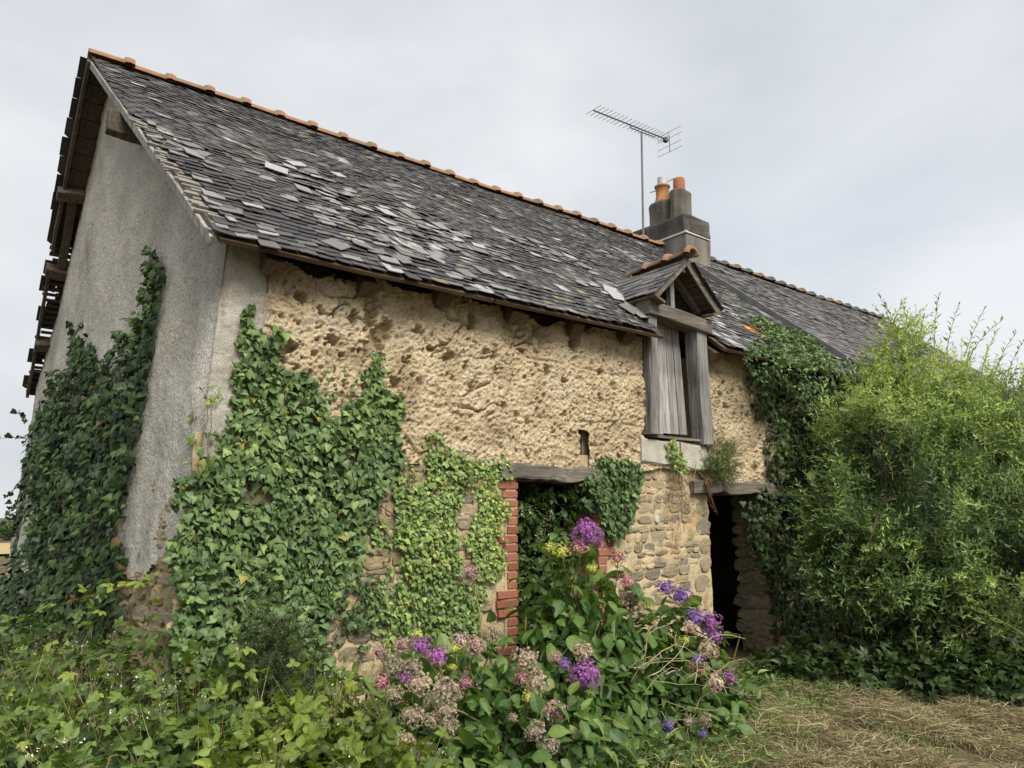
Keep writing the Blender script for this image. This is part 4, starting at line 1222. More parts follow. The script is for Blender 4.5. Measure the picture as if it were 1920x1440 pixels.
hyd_shapes = [blade(0.66, 0.16, 0.22, 5, 0.45, 1), blade(0.62, 0.24, 0.35, 5, 0.42, 2), blade(0.70, 0.10, 0.12, 5, 0.47, 3), blade(0.42, 0.5, 0.55, 5, 0.42, 4, 0.04)]
V_HYD = Variants('leaf', M['leaf'], hyd_shapes, [(0.045, 0.085, 0.030), (0.065, 0.125, 0.038), (0.10, 0.175, 0.045), (0.15, 0.22, 0.06), (0.24, 0.27, 0.11), (0.38, 0.34, 0.06)])
wil_shapes = [shoot(q, 20, 0.165, 0.29, 60, 0.45) for q in range(6)]
V_WIL = Variants('leafy_shoot', M['leaf'], wil_shapes, [(0.044, 0.078, 0.034), (0.088, 0.145, 0.055), (0.17, 0.25, 0.09), (0.28, 0.365, 0.125), (0.38, 0.455, 0.165)])
fine_shapes = [shoot(40 + q, 20, 0.15, 0.40, 65, 0.4) for q in range(4)]
V_FINE = Variants('leafy_shoot', M['leaf'], fine_shapes, [(0.040, 0.060, 0.030), (0.065, 0.092, 0.040), (0.10, 0.13, 0.05), (0.16, 0.21, 0.07)])


# ------------------------------------------------------------------ plants
def atd(px, py, d):
    return CAM + ray(px, py) / FPX * d

def plant(name, label, base, cat, group=None):
    return thing(name, label, cat, tuple(float(v) for v in base), group)

def stems_of(p, paths, r0, r1, mat='bark', name='stem', tint=(1, 1, 1)):
    for P in paths:
        obj(name, *tube(P, r0, r1, 5), M[mat], p, smooth=True, tint=tint)

def sample_poly(poly, n, r, ragged=0.06, seed=0):
    poly = np.asarray(poly)
    lo, hi = poly.min(0) - ragged, poly.max(0) + ragged
    out = np.zeros((0, 2))
    while len(out) < n:
        q = r.uniform(lo, hi, (n * 2, 2))
        P3 = np.c_[q, q[:, :1] * 0]
        w = q + ragged * np.stack([fbm(P3, 5, 3, seed + 1), fbm(P3, 5, 3, seed + 2)], 1) * 2
        out = np.vstack([out, q[in_poly(w[:, 0], w[:, 1], poly)]])
    return out[:n]

def ivy_on(p, var, poly, n, size, place, N, seed, thick=0.08, gap=0.0, wt=None, down=(0, 0, -1.0), ragged=0.06, most=300, tilt=0.45):
    """leaves shingled over a wall: place(u, v, off) gives the point off metres in front of it, N its outward normal"""
    r = np.random.default_rng(seed)
    q = sample_poly(poly, n, r, ragged, seed)
    if gap:
        P3 = np.c_[q, q[:, :1] * 0]
        keep = fbm(P3, 4.0, 3, seed + 9) > -gap + 0.0 * q[:, 0]
        q = q[keep | (r.random(len(q)) < 0.12)]
    n = len(q)
    P3 = np.c_[q, q[:, :1] * 0]
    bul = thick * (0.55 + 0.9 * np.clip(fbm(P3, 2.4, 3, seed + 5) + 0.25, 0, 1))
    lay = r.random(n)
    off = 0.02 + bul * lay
    pos = place(q[:, 0], q[:, 1], off)
    N = np.asarray(N, float); dn = np.asarray(down, float)
    nor = N + tilt * -dn * 1.0 + r.normal(size=(n, 3)) * 0.48
    tip = dn + N * 0.25 + r.normal(size=(n, 3)) * 0.6
    sz = size[0] + (size[1] - size[0]) * r.random(n) ** 1.6
    patch = vnoise(P3, 3.0, seed + 7)
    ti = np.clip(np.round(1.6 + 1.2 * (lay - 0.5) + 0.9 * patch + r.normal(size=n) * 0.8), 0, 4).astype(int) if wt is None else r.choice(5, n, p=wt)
    ti[r.random(n) < 0.012] = 5
    mats = frames(pos, tip, nor, np.stack([sz * r.uniform(0.85, 1.12, n), sz, sz], 1))
    pieces('leaf', p, var, var.idx(r.integers(0, 4, n), ti), mats, most, score=sz / depth_of(pos) * (0.5 + lay))

front = lambda u, v, o: np.stack([u, -o, v], 1)
gable = lambda u, v, o: np.stack([gable_x(u, v) - o, u - 0.12 * o, v], 1)
def fpoly(px): return [tuple(at(x, y)[[0, 2]]) for x, y in px]
def gpoly(px): return [tuple(at_gable(x, y)[[1, 2]]) for x, y in px]

# ivy over the gable
g_ivy = plant('gable_ivy', 'dark glossy ivy climbing the grey rendered gable wall', (-0.6, 3, 0), 'ivy')
gp = gpoly([(306, 455), (312, 520), (300, 610), (294, 690), (280, 790), (262, 870), (244, 950), (236, 1010), (238, 1130), (200, 1190), (120, 1200), (84, 1190), (76, 1050),
            (78, 900), (88, 800), (118, 712), (146, 680), (164, 612), (176, 650), (190, 690), (222, 660), (262, 600), (288, 520), (298, 475)])
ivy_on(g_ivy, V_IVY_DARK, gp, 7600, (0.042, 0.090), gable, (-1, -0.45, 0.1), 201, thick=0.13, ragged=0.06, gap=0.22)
def blob_cloud(blobs, n, r, up_only=False, inner=0.55, seed=0):
    B = np.array(blobs, float)
    area = (B[:, 3] * B[:, 4] + B[:, 3] * B[:, 5] + B[:, 4] * B[:, 5])
    k = r.choice(len(B), n, p=area / area.sum())
    d = norm(r.normal(size=(n, 3)))
    if up_only: d[:, 2] = np.abs(d[:, 2])
    toward = norm(CAM - B[k, :3])
    flip = ((d * toward).sum(1) < -0.25) & (r.random(n) < 0.75) & (d[:, 2] < 0.5)
    d[flip] = norm(d[flip] * [-1, -1, 1])
    rad = inner + (1.03 - inner) * r.random(n) ** 0.45
    rad = rad * (1 + 0.42 * fbm(d * 1.3 + B[k, :3], 2.2, 3, seed + 3))
    pos = B[k, :3] + d * B[k, 3:6] * rad[:, None]
    return pos, norm(d / B[k, 3:6]), rad, k
rI = np.random.default_rng(77)
bl = [(*atd(66, 880, 9.0), .13, .35, .75), (*atd(60, 1000, 8.8), .17, .4, .7), (*atd(50, 1110, 8.3), .26, .5, .5), (*atd(60, 1150, 7.2), .35, .6, .45), (*atd(120, 1180, 6.4), .3, .5, .35)]
ps, nr, rad, _ = blob_cloud(bl, 3600, rI, inner=0.7)
sz = rI.uniform(0.05, 0.10, len(ps))
mats = frames(ps, np.array([0, 0, -1.0]) + nr * 0.5 + rI.normal(size=ps.shape) * 0.4, nr + [0, 0, 0.5] + rI.normal(size=ps.shape) * 0.35, sz)
pieces('leaf', g_ivy, V_IVY_DARK, V_IVY_DARK.idx(rI.integers(0, 4, len(ps)), np.clip(rI.normal(1.6, 1.0, len(ps)), 0, 4).astype(int)), mats, singles=False, rest_name='rear_foliage')
for q, (x0, y0, x1, y1) in enumerate([(118, 1190, 128, 930), (130, 1190, 136, 960), (122, 1180, 150, 820), (100, 900, 150, 640)]):
    a, b = at_gable(x0, y0), at_gable(x1, y1)
    P = wander(a, b, 9, 0.10, 300 + q); P[:, 0] = gable_x(P[:, 1], P[:, 2]) - 0.035
    stems_of(g_ivy, [P], 0.040 if q < 3 else 0.016, 0.012, tint=(1.1, 1.0, 0.95))
for q, (x0, y0, x1, y1) in enumerate([(55, 820, 4, 822), (50, 790, 30, 770), (35, 930, 8, 965), (38, 900, 12, 930), (30, 960, 2, 985)]):
    P = wander(atd(x0, y0, 9.0), atd(x1, y1, 8.9), 6, 0.04, 320 + q)
    stems_of(g_ivy, [P], 0.006, 0.003)
    n = 9; k = rI.integers(1, 6, n)
    mats = frames(P[k] + rI.normal(size=(n, 3)) * 0.02, rI.normal(size=(n, 3)) + [0, 0, -0.8], rI.normal(size=(n, 3)), rI.uniform(0.05, 0.085, n))
    pieces('leaf', g_ivy, V_IVY_DARK, V_IVY_DARK.idx(rI.integers(0, 4, n), rI.integers(0, 2, n)), mats, 20)

# ivy over the front corner
c_ivy = plant('corner_ivy', 'thick broad-leaved ivy sheet on the front wall at the house corner', (0.8, -0.1, 0), 'ivy')
cp = fpoly([(458, 600), (492, 586), (500, 650), (545, 690), (585, 730), (600, 765), (640, 772), (678, 728), (698, 640), (722, 655), (708, 735), (748, 770), (738, 860), (702, 935), (674, 1010),
            (642, 1090), (605, 1150), (640, 1290), (325, 1290), (300, 1200), (328, 1010), (350, 870), (414, 768), (446, 700)])
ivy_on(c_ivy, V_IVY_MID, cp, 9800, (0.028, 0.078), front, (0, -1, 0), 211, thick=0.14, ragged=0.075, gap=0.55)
ivy_on(c_ivy, V_IVY_MID, fpoly([(590, 690), (640, 680), (700, 690), (690, 740), (640, 770), (600, 750)]), 70, (0.03, 0.05), front, (0, -1, 0), 212, thick=0.04, most=40)
ivy_on(c_ivy, V_IVY_MID, fpoly([(640, 1060), (720, 1080), (700, 1180), (640, 1260), (590, 1250), (600, 1140)]), 420, (0.03, 0.06), front, (0, -1, 0), 213, thick=0.06, most=60, gap=0.25)
for q, (x0, y0, x1, y1) in enumerate([(470, 1200, 480, 640), (560, 1200, 600, 800), (420, 1150, 440, 800), (640, 1100, 690, 720), (700, 950, 820, 1080)]):
    P = wander(at(x0, y0, -0.03), at(x1, y1, -0.03), 9, 0.08, 340 + q); P[:, 1] = -0.04
    stems_of(c_ivy, [P], 0.010, 0.004)
# a few strands that stray onto the render
for q, (x0, y0, x1, y1) in enumerate([(372, 930, 392, 740), (380, 900, 410, 735), (365, 950, 368, 770)]):
    a, b = at_gable(x0, y0), at_gable(x1, y1); P = wander(a, b, 8, 0.03, 360 + q); P[:, 0] -= 0.02
    stems_of(c_ivy, [P], 0.004, 0.002)
    n = 10; k = rI.integers(1, 8, n)
    mats = frames(P[k] + rI.normal(size=(n, 3)) * 0.02, rI.normal(size=(n, 3)) * 0.5 + [0, 0, -0.8], rI.normal(size=(n, 3)) * 0.4 + [-1, -0.3, 0.3], rI.uniform(0.04, 0.07, n))
    pieces('leaf', c_ivy, V_IVY_MID, V_IVY_MID.idx(rI.integers(0, 4, n), rI.integers(2, 5, n)), mats, 20)

# small pale ivy between the corner and the window
f_ivy = plant('creeping_ivy', 'small pale-leaved ivy creeping over stonework beside the brick-edged opening', (2.0, -0.1, 0), 'ivy')
ivy_on(f_ivy, V_IVY_PALE, fpoly([(752, 842), (800, 812), (826, 815), (835, 845), (868, 852), (872, 890), (856, 930), (850, 990), (866, 1060), (850, 1130), (862, 1200), (740, 1215), (745, 1110), (742, 1040), (728, 930), (738, 870)]),
       3300, (0.024, 0.055), front, (0, -1, 0), 221, thick=0.07, ragged=0.05, gap=0.35)
ivy_on(f_ivy, V_IVY_PALE, fpoly([(880, 870), (945, 855), (955, 890), (925, 905), (945, 960), (938, 1060), (920, 1080), (880, 1085), (862, 1020), (880, 940)]), 1500, (0.024, 0.045), front, (0, -1, 0), 222, thick=0.04, ragged=0.05, gap=0.12, most=120)
ivy_on(f_ivy, V_IVY_PALE, fpoly([(690, 950), (740, 1000), (730, 1100), (745, 1190), (690, 1180), (700, 1080)]), 330, (0.025, 0.05), front, (0, -1, 0), 223, thick=0.04, ragged=0.05, gap=0.05, most=60)
ivy_on(f_ivy, V_IVY_PALE, fpoly([(745, 1080), (880, 1075), (905, 1120), (890, 1215), (730, 1225), (715, 1150)]), 1300, (0.024, 0.055), front, (0, -1, 0), 224, thick=0.07, ragged=0.06, gap=0.5, most=60, wt=[.4, .3, .2, .1, 0])
for q, (x0, y0, x1, y1) in enumerate([(800, 1150, 815, 830), (860, 1130, 855, 1010), (780, 1100, 760, 880), (905, 1080, 900, 900), (690, 920, 860, 1090)]):
    P = wander(at(x0, y0, -0.02), at(x1, y1, -0.02), 9, 0.06, 380 + q); P[:, 1] = -0.045
    stems_of(f_ivy, [P], 0.006, 0.003)

# ivy tuft at the right end of the window lintel
w_ivy = plant('lintel_ivy', 'blue-green ivy tuft hanging over the window lintel and its brick edge', (3.6, -0.1, 1.2), 'ivy')
ivy_on(w_ivy, V_IVY_MID, fpoly([(1108, 875), (1140, 848), (1150, 868), (1196, 862), (1196, 905), (1172, 960), (1158, 1015), (1125, 1000), (1118, 940), (1108, 925), (1084, 915), (1092, 895)]), 1100, (0.032, 0.068), front, (0, -1, 0), 231, thick=0.10, ragged=0.07, gap=0.45, wt=[.3, .35, .25, .1, 0])
ivy_on(w_ivy, V_IVY_MID, fpoly([(1085, 900), (1120, 915), (1120, 970), (1085, 950)]), 90, (0.05, 0.08), lambda u, v, o: np.stack([u, 0.12 - o, v], 1), (0, -1, 0), 232, thick=0.1, ragged=0.03, wt=[.5, .3, .2, 0, 0], most=50)
# strand hanging from the hayloft sill
s_ivy = plant('sill_ivy', 'narrow light ivy strand hanging down the grey hayloft sill', (4.45, -0.1, 2.0), 'ivy')
ivy_on(s_ivy, V_IVY_PALE, fpoly([(1234, 826), (1252, 822), (1262, 850), (1276, 885), (1262, 894), (1246, 880)]), 170, (0.025, 0.05), lambda u, v, o: np.stack([u, -0.07 - o, v], 1), (0, -1, 0), 241, thick=0.05, ragged=0.02, wt=[0, .2, .3, .3, .2])

# dark ivy curtain right of the doorway, and the growth on the slates above it
d_ivy = plant('doorway_ivy', 'dense dark ivy curtain on the wall to the right of the doorway', (6.6, -0.1, 0), 'ivy')
ivy_on(d_ivy, V_IVY_DARK, fpoly([(1388, 672), (1420, 655), (1490, 668), (1660, 700), (1660, 1100), (1600, 1250), (1470, 1245), (1440, 1180), (1425, 1090), (1400, 1060), (1388, 985), (1384, 935), (1432, 920), (1424, 890), (1418, 820), (1404, 760), (1390, 715)]),
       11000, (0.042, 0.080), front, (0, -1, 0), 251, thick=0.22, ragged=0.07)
r_ivy = plant('roof_ivy', 'bright green ivy spreading over the slates above the doorway', (6.8, 0, 3.4), 'ivy')
rp = [slope_us(*p) for p in [(1384, 600), (1408, 602), (1450, 622), (1500, 640), (1545, 672), (1560, 700), (1500, 700), (1462, 690), (1415, 676), (1392, 668), (1440, 655), (1425, 632)]]
ivy_on(r_ivy, V_IVY_MID, rp, 1900, (0.035, 0.07), lambda u, v, o: slope_pt(u, v) + (o + 0.03)[:, None] * SN, SN, 261, thick=0.12, ragged=0.16, gap=0.4, down=-SV, wt=[.25, .3, .22, .13, .1])
ivy_on(r_ivy, V_IVY_MID, [tuple(at(x, y, -0.36)[[0, 2]]) for x, y in ((1402, 672), (1470, 672), (1600, 700), (1610, 790), (1530, 770), (1470, 735), (1420, 715))], 1100, (0.035, 0.07), lambda u, v, o: np.stack([u, -0.33 - o, v], 1), (0, -1, 0.2), 262, thick=0.14, ragged=0.1, wt=[.45, .3, .15, .07, .03], most=100)

# ------------------------------------------------------------------ domes of leaves standing on the ground
def dome(px, py, d, r, ry=None):
    """mound whose top shows at (px, py), d metres away"""
    t = atd(px, py, d)
    return (t[0], t[1], 0.0, r, ry or r, max(0.12, t[2]))

def leafy(p, var, blobs, n, size, seed, tints, up_only=True, inner=0.5, hang=0.2, most=300, name='leaf', ymax=-0.03, upw=0.6, young=0.0, rest='foliage'):
    r = np.random.default_rng(seed)
    ps, nr, rad, k = blob_cloud(blobs, n, r, up_only, inner, seed)
    ok = (ps[:, 2] > 0.03) & ((ps[:, 1] < ymax) | (ps[:, 0] < gable_x(np.clip(ps[:, 1], 0, 9), ps[:, 2]) - 0.03))
    ps, nr, rad = ps[ok], nr[ok], rad[ok]; n = len(ps)
    sz = r.uniform(size[0], size[1], n)
    tip = nr * 0.5 + np.array([0, 0, -hang]) + r.normal(size=(n, 3)) * 0.6
    nor = nr * 0.6 + np.array([0, 0, upw]) + r.normal(size=(n, 3)) * 0.32
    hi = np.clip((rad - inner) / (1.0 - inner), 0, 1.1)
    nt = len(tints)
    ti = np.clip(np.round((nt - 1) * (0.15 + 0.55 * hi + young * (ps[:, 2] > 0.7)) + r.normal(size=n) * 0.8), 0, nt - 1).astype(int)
    mats = frames(ps, tip, nor, sz)
    pieces(name, p, var, var.idx(r.integers(0, var.ns, n), np.array(tints)[ti]), mats, most, score=sz / depth_of(ps) * (0.3 + hi), rest_name=rest)
    return ps, rad

def canes(p, blobs, n, seed, r0=0.006, r1=0.003, tint=(1.1, 0.9, 0.7), out=1.02):
    r = np.random.default_rng(seed)
    B = np.array(blobs)
    for q in range(n):
        b = B[r.integers(len(B))]
        d = norm(r.normal(size=3)); d[2] = abs(d[2]) + 0.3; d = norm(d)
        if (d * norm(CAM - b[:3])).sum() < 0: d[:2] *= -1
        a = b[:3] + np.array([d[0] * b[3] * 0.2, d[1] * b[4] * 0.2, 0.0])
        e = b[:3] + d * b[3:6] * out * r.uniform(0.8, 1.05)
        stems_of(p, [wander(a, e, 7, 0.06, seed + q, 0.05)], r0, r1, tint=tint)

# bramble thickets in the left foreground
b1 = [dome(30, 1165, 6.4, .8), dome(140, 1120, 5.8, .55), dome(240, 1095, 5.3, .42), dome(305, 1085, 5.0, .33), dome(350, 1105, 4.75, .33), dome(395, 1120, 4.55, .22), dome(200, 1080, 5.7, .4)]
p = plant('bramble_bush', 'bramble with reddish faded flower sprays at the foot of the gable', (-1.0, 0.8, 0), 'bramble', 'brambles in the foreground')
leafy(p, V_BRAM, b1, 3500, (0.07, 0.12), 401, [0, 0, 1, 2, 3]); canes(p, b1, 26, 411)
bram1 = p
b2 = [dome(60, 1225, 4.7, .62), dome(190, 1180, 4.5, .52), dome(320, 1175, 4.25, .42), dome(405, 1215, 4.0, .30), dome(-60, 1215, 5.0, .6), dome(430, 1275, 3.8, .28)]
p = plant('bramble_bush', 'sprawling mid-green bramble in the left foreground below the house corner', (-0.8, -0.6, 0), 'bramble', 'brambles in the foreground')
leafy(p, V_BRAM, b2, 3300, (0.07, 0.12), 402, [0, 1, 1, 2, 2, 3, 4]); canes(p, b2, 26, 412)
bram2 = p
b3 = [dome(80, 1320, 3.7, .52), dome(250, 1300, 3.55, .45), dome(390, 1315, 3.45, .36), dome(-30, 1330, 3.9, .5), dome(170, 1405, 3.0, .42), dome(340, 1415, 2.95, .36)]
p = plant('bramble_bush', 'nearest bramble with fresh yellow-green leaves in the bottom left corner', (-0.9, -1.4, 0), 'bramble', 'brambles in the foreground')
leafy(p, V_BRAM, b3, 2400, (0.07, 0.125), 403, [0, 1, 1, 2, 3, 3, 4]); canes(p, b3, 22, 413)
bram3 = p
# a long cane arching left across the ivy
P = wander(atd(330, 1090, 4.7), atd(112, 1137, 5.0), 9, 0.03, 430, 0.03)
stems_of(bram1, [P], 0.005, 0.003, tint=(1.6, 1.1, 0.6))
mats = frames(P[[0, 1, 2, 3, 4, 6, 8, 5]] + [0, 0, 0.01], rI.normal(size=(8, 3)) * 0.5 + [-0.6, -0.3, 0], rI.normal(size=(8, 3)) * 0.25 + [0, -0.3, 1], np.linspace(0.17, 0.08, 8))
pieces('leaf', bram1, V_BRAM, V_BRAM.idx(rI.integers(0, 4, 8), np.full(8, 4)), mats, 20)

def sprays(p, spots, seed, tints, size=0.03, n=26, mat='petal'):
    """loose sprays of small pale bramble blossom and dry seed heads"""
    r = np.random.default_rng(seed)
    for q, (px, py, d) in enumerate(spots):
        c = atd(px, py, d)
        V, F, T, o = [], [], [], 0
        sp = size * r.uniform(1.2, 2.2)
        for k in range(n):
            a = c + r.normal(size=3) * sp * [1, 1, 0.7]
            w = r.uniform(0.003, 0.007)
            u, v = norm(r.normal(size=3)), norm(r.normal(size=3))
            V += [a - u * w, a + v * w, a + u * w, a - v * w]
            F.append((o, o + 1, o + 2, o + 3)); T += [np.array(tints[r.integers(len(tints))])] * 4; o += 4
            if k % 3 == 0:
                b = c + (a - c) * 0.1 - [0, 0, sp * 1.5]
                V += [b - [.0012, 0, 0], b + [.0012, 0, 0], a + [.001, 0, 0], a - [.001, 0, 0]]; F.append((o, o + 1, o + 2, o + 3)); T += [np.array((.25, .20, .12))] * 4; o += 4
        obj('flower_spray', V, F, M[mat], p, tint=np.array(T))['kind'] = 'stuff'
DRY = [(0.42, 0.31, 0.24), (0.50, 0.40, 0.33), (0.36, 0.27, 0.20), (0.55, 0.46, 0.40)]
WHITE = [(0.75, 0.74, 0.72), (0.62, 0.56, 0.58), (0.8, 0.8, 0.78)]
sprays(bram1, [(90, 1195, 5.5), (105, 1210, 5.5), (120, 1180, 5.6), (40, 1200, 5.6), (195, 1165, 5.2), (248, 1145, 5.0), (255, 1160, 5.0), (378, 1093, 4.6), (325, 1110, 4.7), (305, 1180, 4.7), (65, 1225, 5.2), (30, 1205, 5.8)], 441, DRY, 0.045, 60)
sprays(bram2, [(15, 1255, 4.8), (75, 1240, 4.7), (95, 1235, 4.7), (128, 1262, 4.5), (180, 1268, 4.3), (220, 1270, 4.2), (205, 1250, 4.3), (275, 1258, 4.2), (385, 1215, 4.3), (230, 1195, 4.6), (20, 1320, 4.2)], 442, DRY, 0.04, 50)
sprays(bram2, [(265, 1280, 3.6), (315, 1285, 3.6), (222, 1280, 3.7), (150, 1210, 4.3), (450, 1215, 3.9)], 443, WHITE, 0.018, 14)
sprays(bram3, [(305, 1325, 3.4), (255, 1345, 3.4), (240, 1345, 3.45), (180, 1350, 3.4), (70, 1402, 3.2), (130, 1390, 3.1), (385, 1305, 3.5)], 444, WHITE, 0.018, 14)

# fine-leaved dark shrub
fb = [dome(515, 1120, 4.35, .19), dome(485, 1200, 4.25, .22), dome(550, 1190, 4.25, .20), dome(520, 1260, 4.1, .27), dome(468, 1275, 4.05, .2), dome(575, 1270, 4.1, .2)]
p = plant('fine_leaved_shrub', 'dark shrub with tiny leaves in front of the corner ivy', (atd(515, 1200, 4.2)[0], atd(515, 1200, 4.2)[1], 0), 'shrub')
leafy(p, V_FINE, fb, 2600, (0.09, 0.17), 404, [0, 0, 1, 1, 2], hang=-0.25, name='leafy_shoot', upw=0.2); canes(p, fb, 14, 414, 0.005, 0.002)

# lime green shrub at the bottom
lb = [dome(560, 1265, 3.75, .25), dome(500, 1330, 3.4, .28), dome(625, 1280, 3.75, .26), dome(690, 1320, 3.6, .24), dome(590, 1350, 3.3, .3), dome(470, 1395, 3.0, .26), dome(600, 1415, 2.95, .3), dome(720, 1385, 3.3, .26), dome(420, 1430, 2.8, .2), dome(790, 1405, 3.25, .22)]
p = plant('lime_green_shrub', 'lime green rounded-leaf shrub at the bottom edge before the hydrangeas', (atd(580, 1350, 3.4)[0], atd(580, 1350, 3.4)[1], 0), 'shrub')
leafy(p, V_LIME, lb, 2500, (0.07, 0.12), 405, [0, 0, 1, 1, 2, 2, 3]); canes(p, lb, 16, 415)
lime = p
sprays(lime, [(572, 1350, 3.4), (630, 1300, 3.6), (715, 1305, 3.6), (512, 1432, 2.9), (695, 1255, 4.0)], 445, DRY, 0.035, 45)
sprays(lime, [(648, 1410, 3.0), (675, 1312, 3.6), (830, 1420, 3.3)], 446, WHITE, 0.02, 16)

# ------------------------------------------------------------------ hydrangeas
HT = {'purple': (0.36, 0.13, 0.40), 'violet': (0.27, 0.14, 0.45), 'pink': (0.50, 0.20, 0.30), 'pale': (0.60, 0.38, 0.46), 'dry': (0.46, 0.375, 0.29), 'drypink': (0.48, 0.32, 0.30), 'yellow': (0.58, 0.56, 0.16), 'blue': (0.25, 0.17, 0.52)}
HK = list(HT)
hd = [head_shape(1, 290, 0.12, 0.85), head_shape(2, 130, 0.135, 0.50, False, (0.25, (1.2, 1.9, 0.9))), head_shape(3, 190, 0.135, 0.80, True, (0.35, (0.75, 0.72, 0.75))), head_shape(4, 110, 0.13, 0.42, False, (0.22, (1.2, 1.5, 0.9))), head_shape(5, 190, 0.135, 0.92, True, (0.3, (1.15, 1.05, 1.1)))]
V_HEAD = Variants('flower_head', M['petal'], hd, [HT[k] for k in HK])
SH = {'purple': 0, 'violet': 3, 'pink': 1, 'pale': 1, 'dry': 2, 'drypink': 4, 'yellow': 3, 'blue': 3}

def hydrangea(label, base, blobs, n, heads, seed, size=(0.085, 0.165), tints=(0, 1, 1, 2, 2, 3), young=0.0):
    p = plant('hydrangea', label, base, 'hydrangea', 'hydrangeas along the front wall')
    leafy(p, V_HYD, blobs, n, size, seed, list(tints), inner=0.45, hang=0.35)
    canes(p, blobs, 24, seed + 50, 0.006, 0.004, tint=(1.5, 1.35, 0.9), out=0.9)
    r = np.random.default_rng(seed + 7)
    for (px, py, d, kind, rpx) in heads:
        c = atd(px, py, d); R = rpx / FPX * d * (1.25 if kind in ('purple', 'violet') else 1.08)
        up = norm(norm(CAM - c) * 0.75 + np.array([0, 0, 0.8]) + r.normal(size=3) * 0.2)
        m = frames(c[None], norm(np.cross(up, r.normal(size=3)))[None], up[None], np.array([R]))
        pieces('flower_head', p, V_HEAD, [V_HEAD.idx((3 if kind == 'purple' and rpx < 20 else 4 if kind == 'dry' and int(px) % 2 else SH[kind]), HK.index(kind))], m, 1)
        foot = np.array([p.location[0] + r.normal() * 0.15, p.location[1] + r.normal() * 0.1, 0.05])
        stems_of(p, [wander(c - up * R * 0.8, c * 0.5 + foot * 0.5 + [0, 0, 0.1], 5, 0.03, seed + int(px))], 0.004, 0.006, tint=(1.3, 1.4, 0.8))
    return p

hydrangea('tall hydrangea with a big round purple head before the brick-edged opening', (3.0, -0.45, 0),
          [dome(1095, 1020, 5.35, .30), dome(1150, 1065, 5.6, .28), dome(1045, 1045, 5.25, .26), dome(1120, 1120, 5.2, .36), dome(1060, 1150, 5.1, .32), dome(1175, 1130, 5.5, .28), dome(1000, 1120, 5.1, .24)], 1500,
          [(1100, 1000, 5.15, 'purple', 23), (1086, 1024, 5.1, 'pink', 17), (1124, 1020, 5.2, 'pink', 13), (1158, 1046, 5.4, 'pink', 15), (1030, 1027, 5.1, 'yellow', 11), (1054, 1032, 5.05, 'yellow', 15), (1111, 1065, 5.05, 'yellow', 10), (1175, 1088, 5.4, 'pink', 15), (1148, 1092, 5.3, 'pale', 8)], 501)
hydrangea('hydrangea with violet heads and bare stalks beside the doorway', (4.4, -0.75, 0),
          [dome(1265, 1118, 5.9, .28), dome(1310, 1170, 5.8, .26), dome(1345, 1240, 5.6, .26), dome(1215, 1170, 5.6, .34), dome(1255, 1230, 5.4, .34), dome(1320, 1290, 5.3, .28), dome(1190, 1220, 5.3, .3)], 1250,
          [(1248, 1100, 5.65, 'violet', 15), (1275, 1116, 5.65, 'violet', 18), (1305, 1158, 5.6, 'violet', 17), (1330, 1163, 5.6, 'purple', 18), (1338, 1190, 5.6, 'purple', 16), (1310, 1253, 5.3, 'pink', 17), (1338, 1277, 5.3, 'pale', 20), (1366, 1270, 5.35, 'purple', 14), (1308, 1236, 5.4, 'blue', 13), (1284, 1198, 5.4, 'yellow', 9), (1185, 1125, 5.55, 'dry', 22), (1212, 1132, 5.6, 'yellow', 14), (1293, 1176, 5.5, 'dry', 11), (1328, 1218, 5.5, 'dry', 17), (1322, 1350, 4.9, 'dry', 12), (1252, 1358, 4.9, 'blue', 12), (1290, 1352, 4.9, 'pale', 8), (1318, 1375, 4.85, 'blue', 9)], 502)
hydrangea('low hydrangea with many dried beige heads in the middle foreground', (1.35, -1.05, 0),
          [dome(800, 1200, 4.35, .26), dome(760, 1245, 4.1, .26), dome(860, 1215, 4.4, .26), dome(910, 1180, 4.7, .3), dome(840, 1280, 4.0, .3), dome(790, 1330, 3.8, .3), dome(720, 1270, 4.0, .2), dome(870, 1360, 3.75, .26)], 1350,
          [(790, 1210, 4.1, 'purple', 17), (821, 1228, 4.05, 'purple', 18), (780, 1188, 4.2, 'yellow', 12), (712, 1224, 4.05, 'drypink', 14), (755, 1212, 4.15, 'drypink', 15), (873, 1280, 3.9, 'pink', 13), (853, 1214, 4.15, 'yellow', 11), (848, 1250, 4.0, 'yellow', 8), (740, 1248, 3.95, 'dry', 19), (774, 1252, 3.9, 'dry', 17), (764, 1266, 3.9, 'purple', 15), (716, 1277, 3.9, 'pink', 15), (788, 1285, 3.8, 'dry', 19), (836, 1297, 3.75, 'dry', 25), (740, 1302, 3.85, 'dry', 16), (774, 1344, 3.6, 'dry', 20), (838, 1335, 3.65, 'dry', 19), (842, 1366, 3.6, 'dry', 18), (808, 1350, 3.65, 'dry', 13), (758, 1388, 3.45, 'dry', 16), (795, 1410, 3.4, 'dry', 20), (862, 1200, 4.2, 'pale', 16), (892, 1212, 4.15, 'drypink', 17), (926, 1190, 4.3, 'dry', 14), (883, 1077, 5.0, 'drypink', 16), (806, 1315, 3.75, 'dry', 12)], 503)
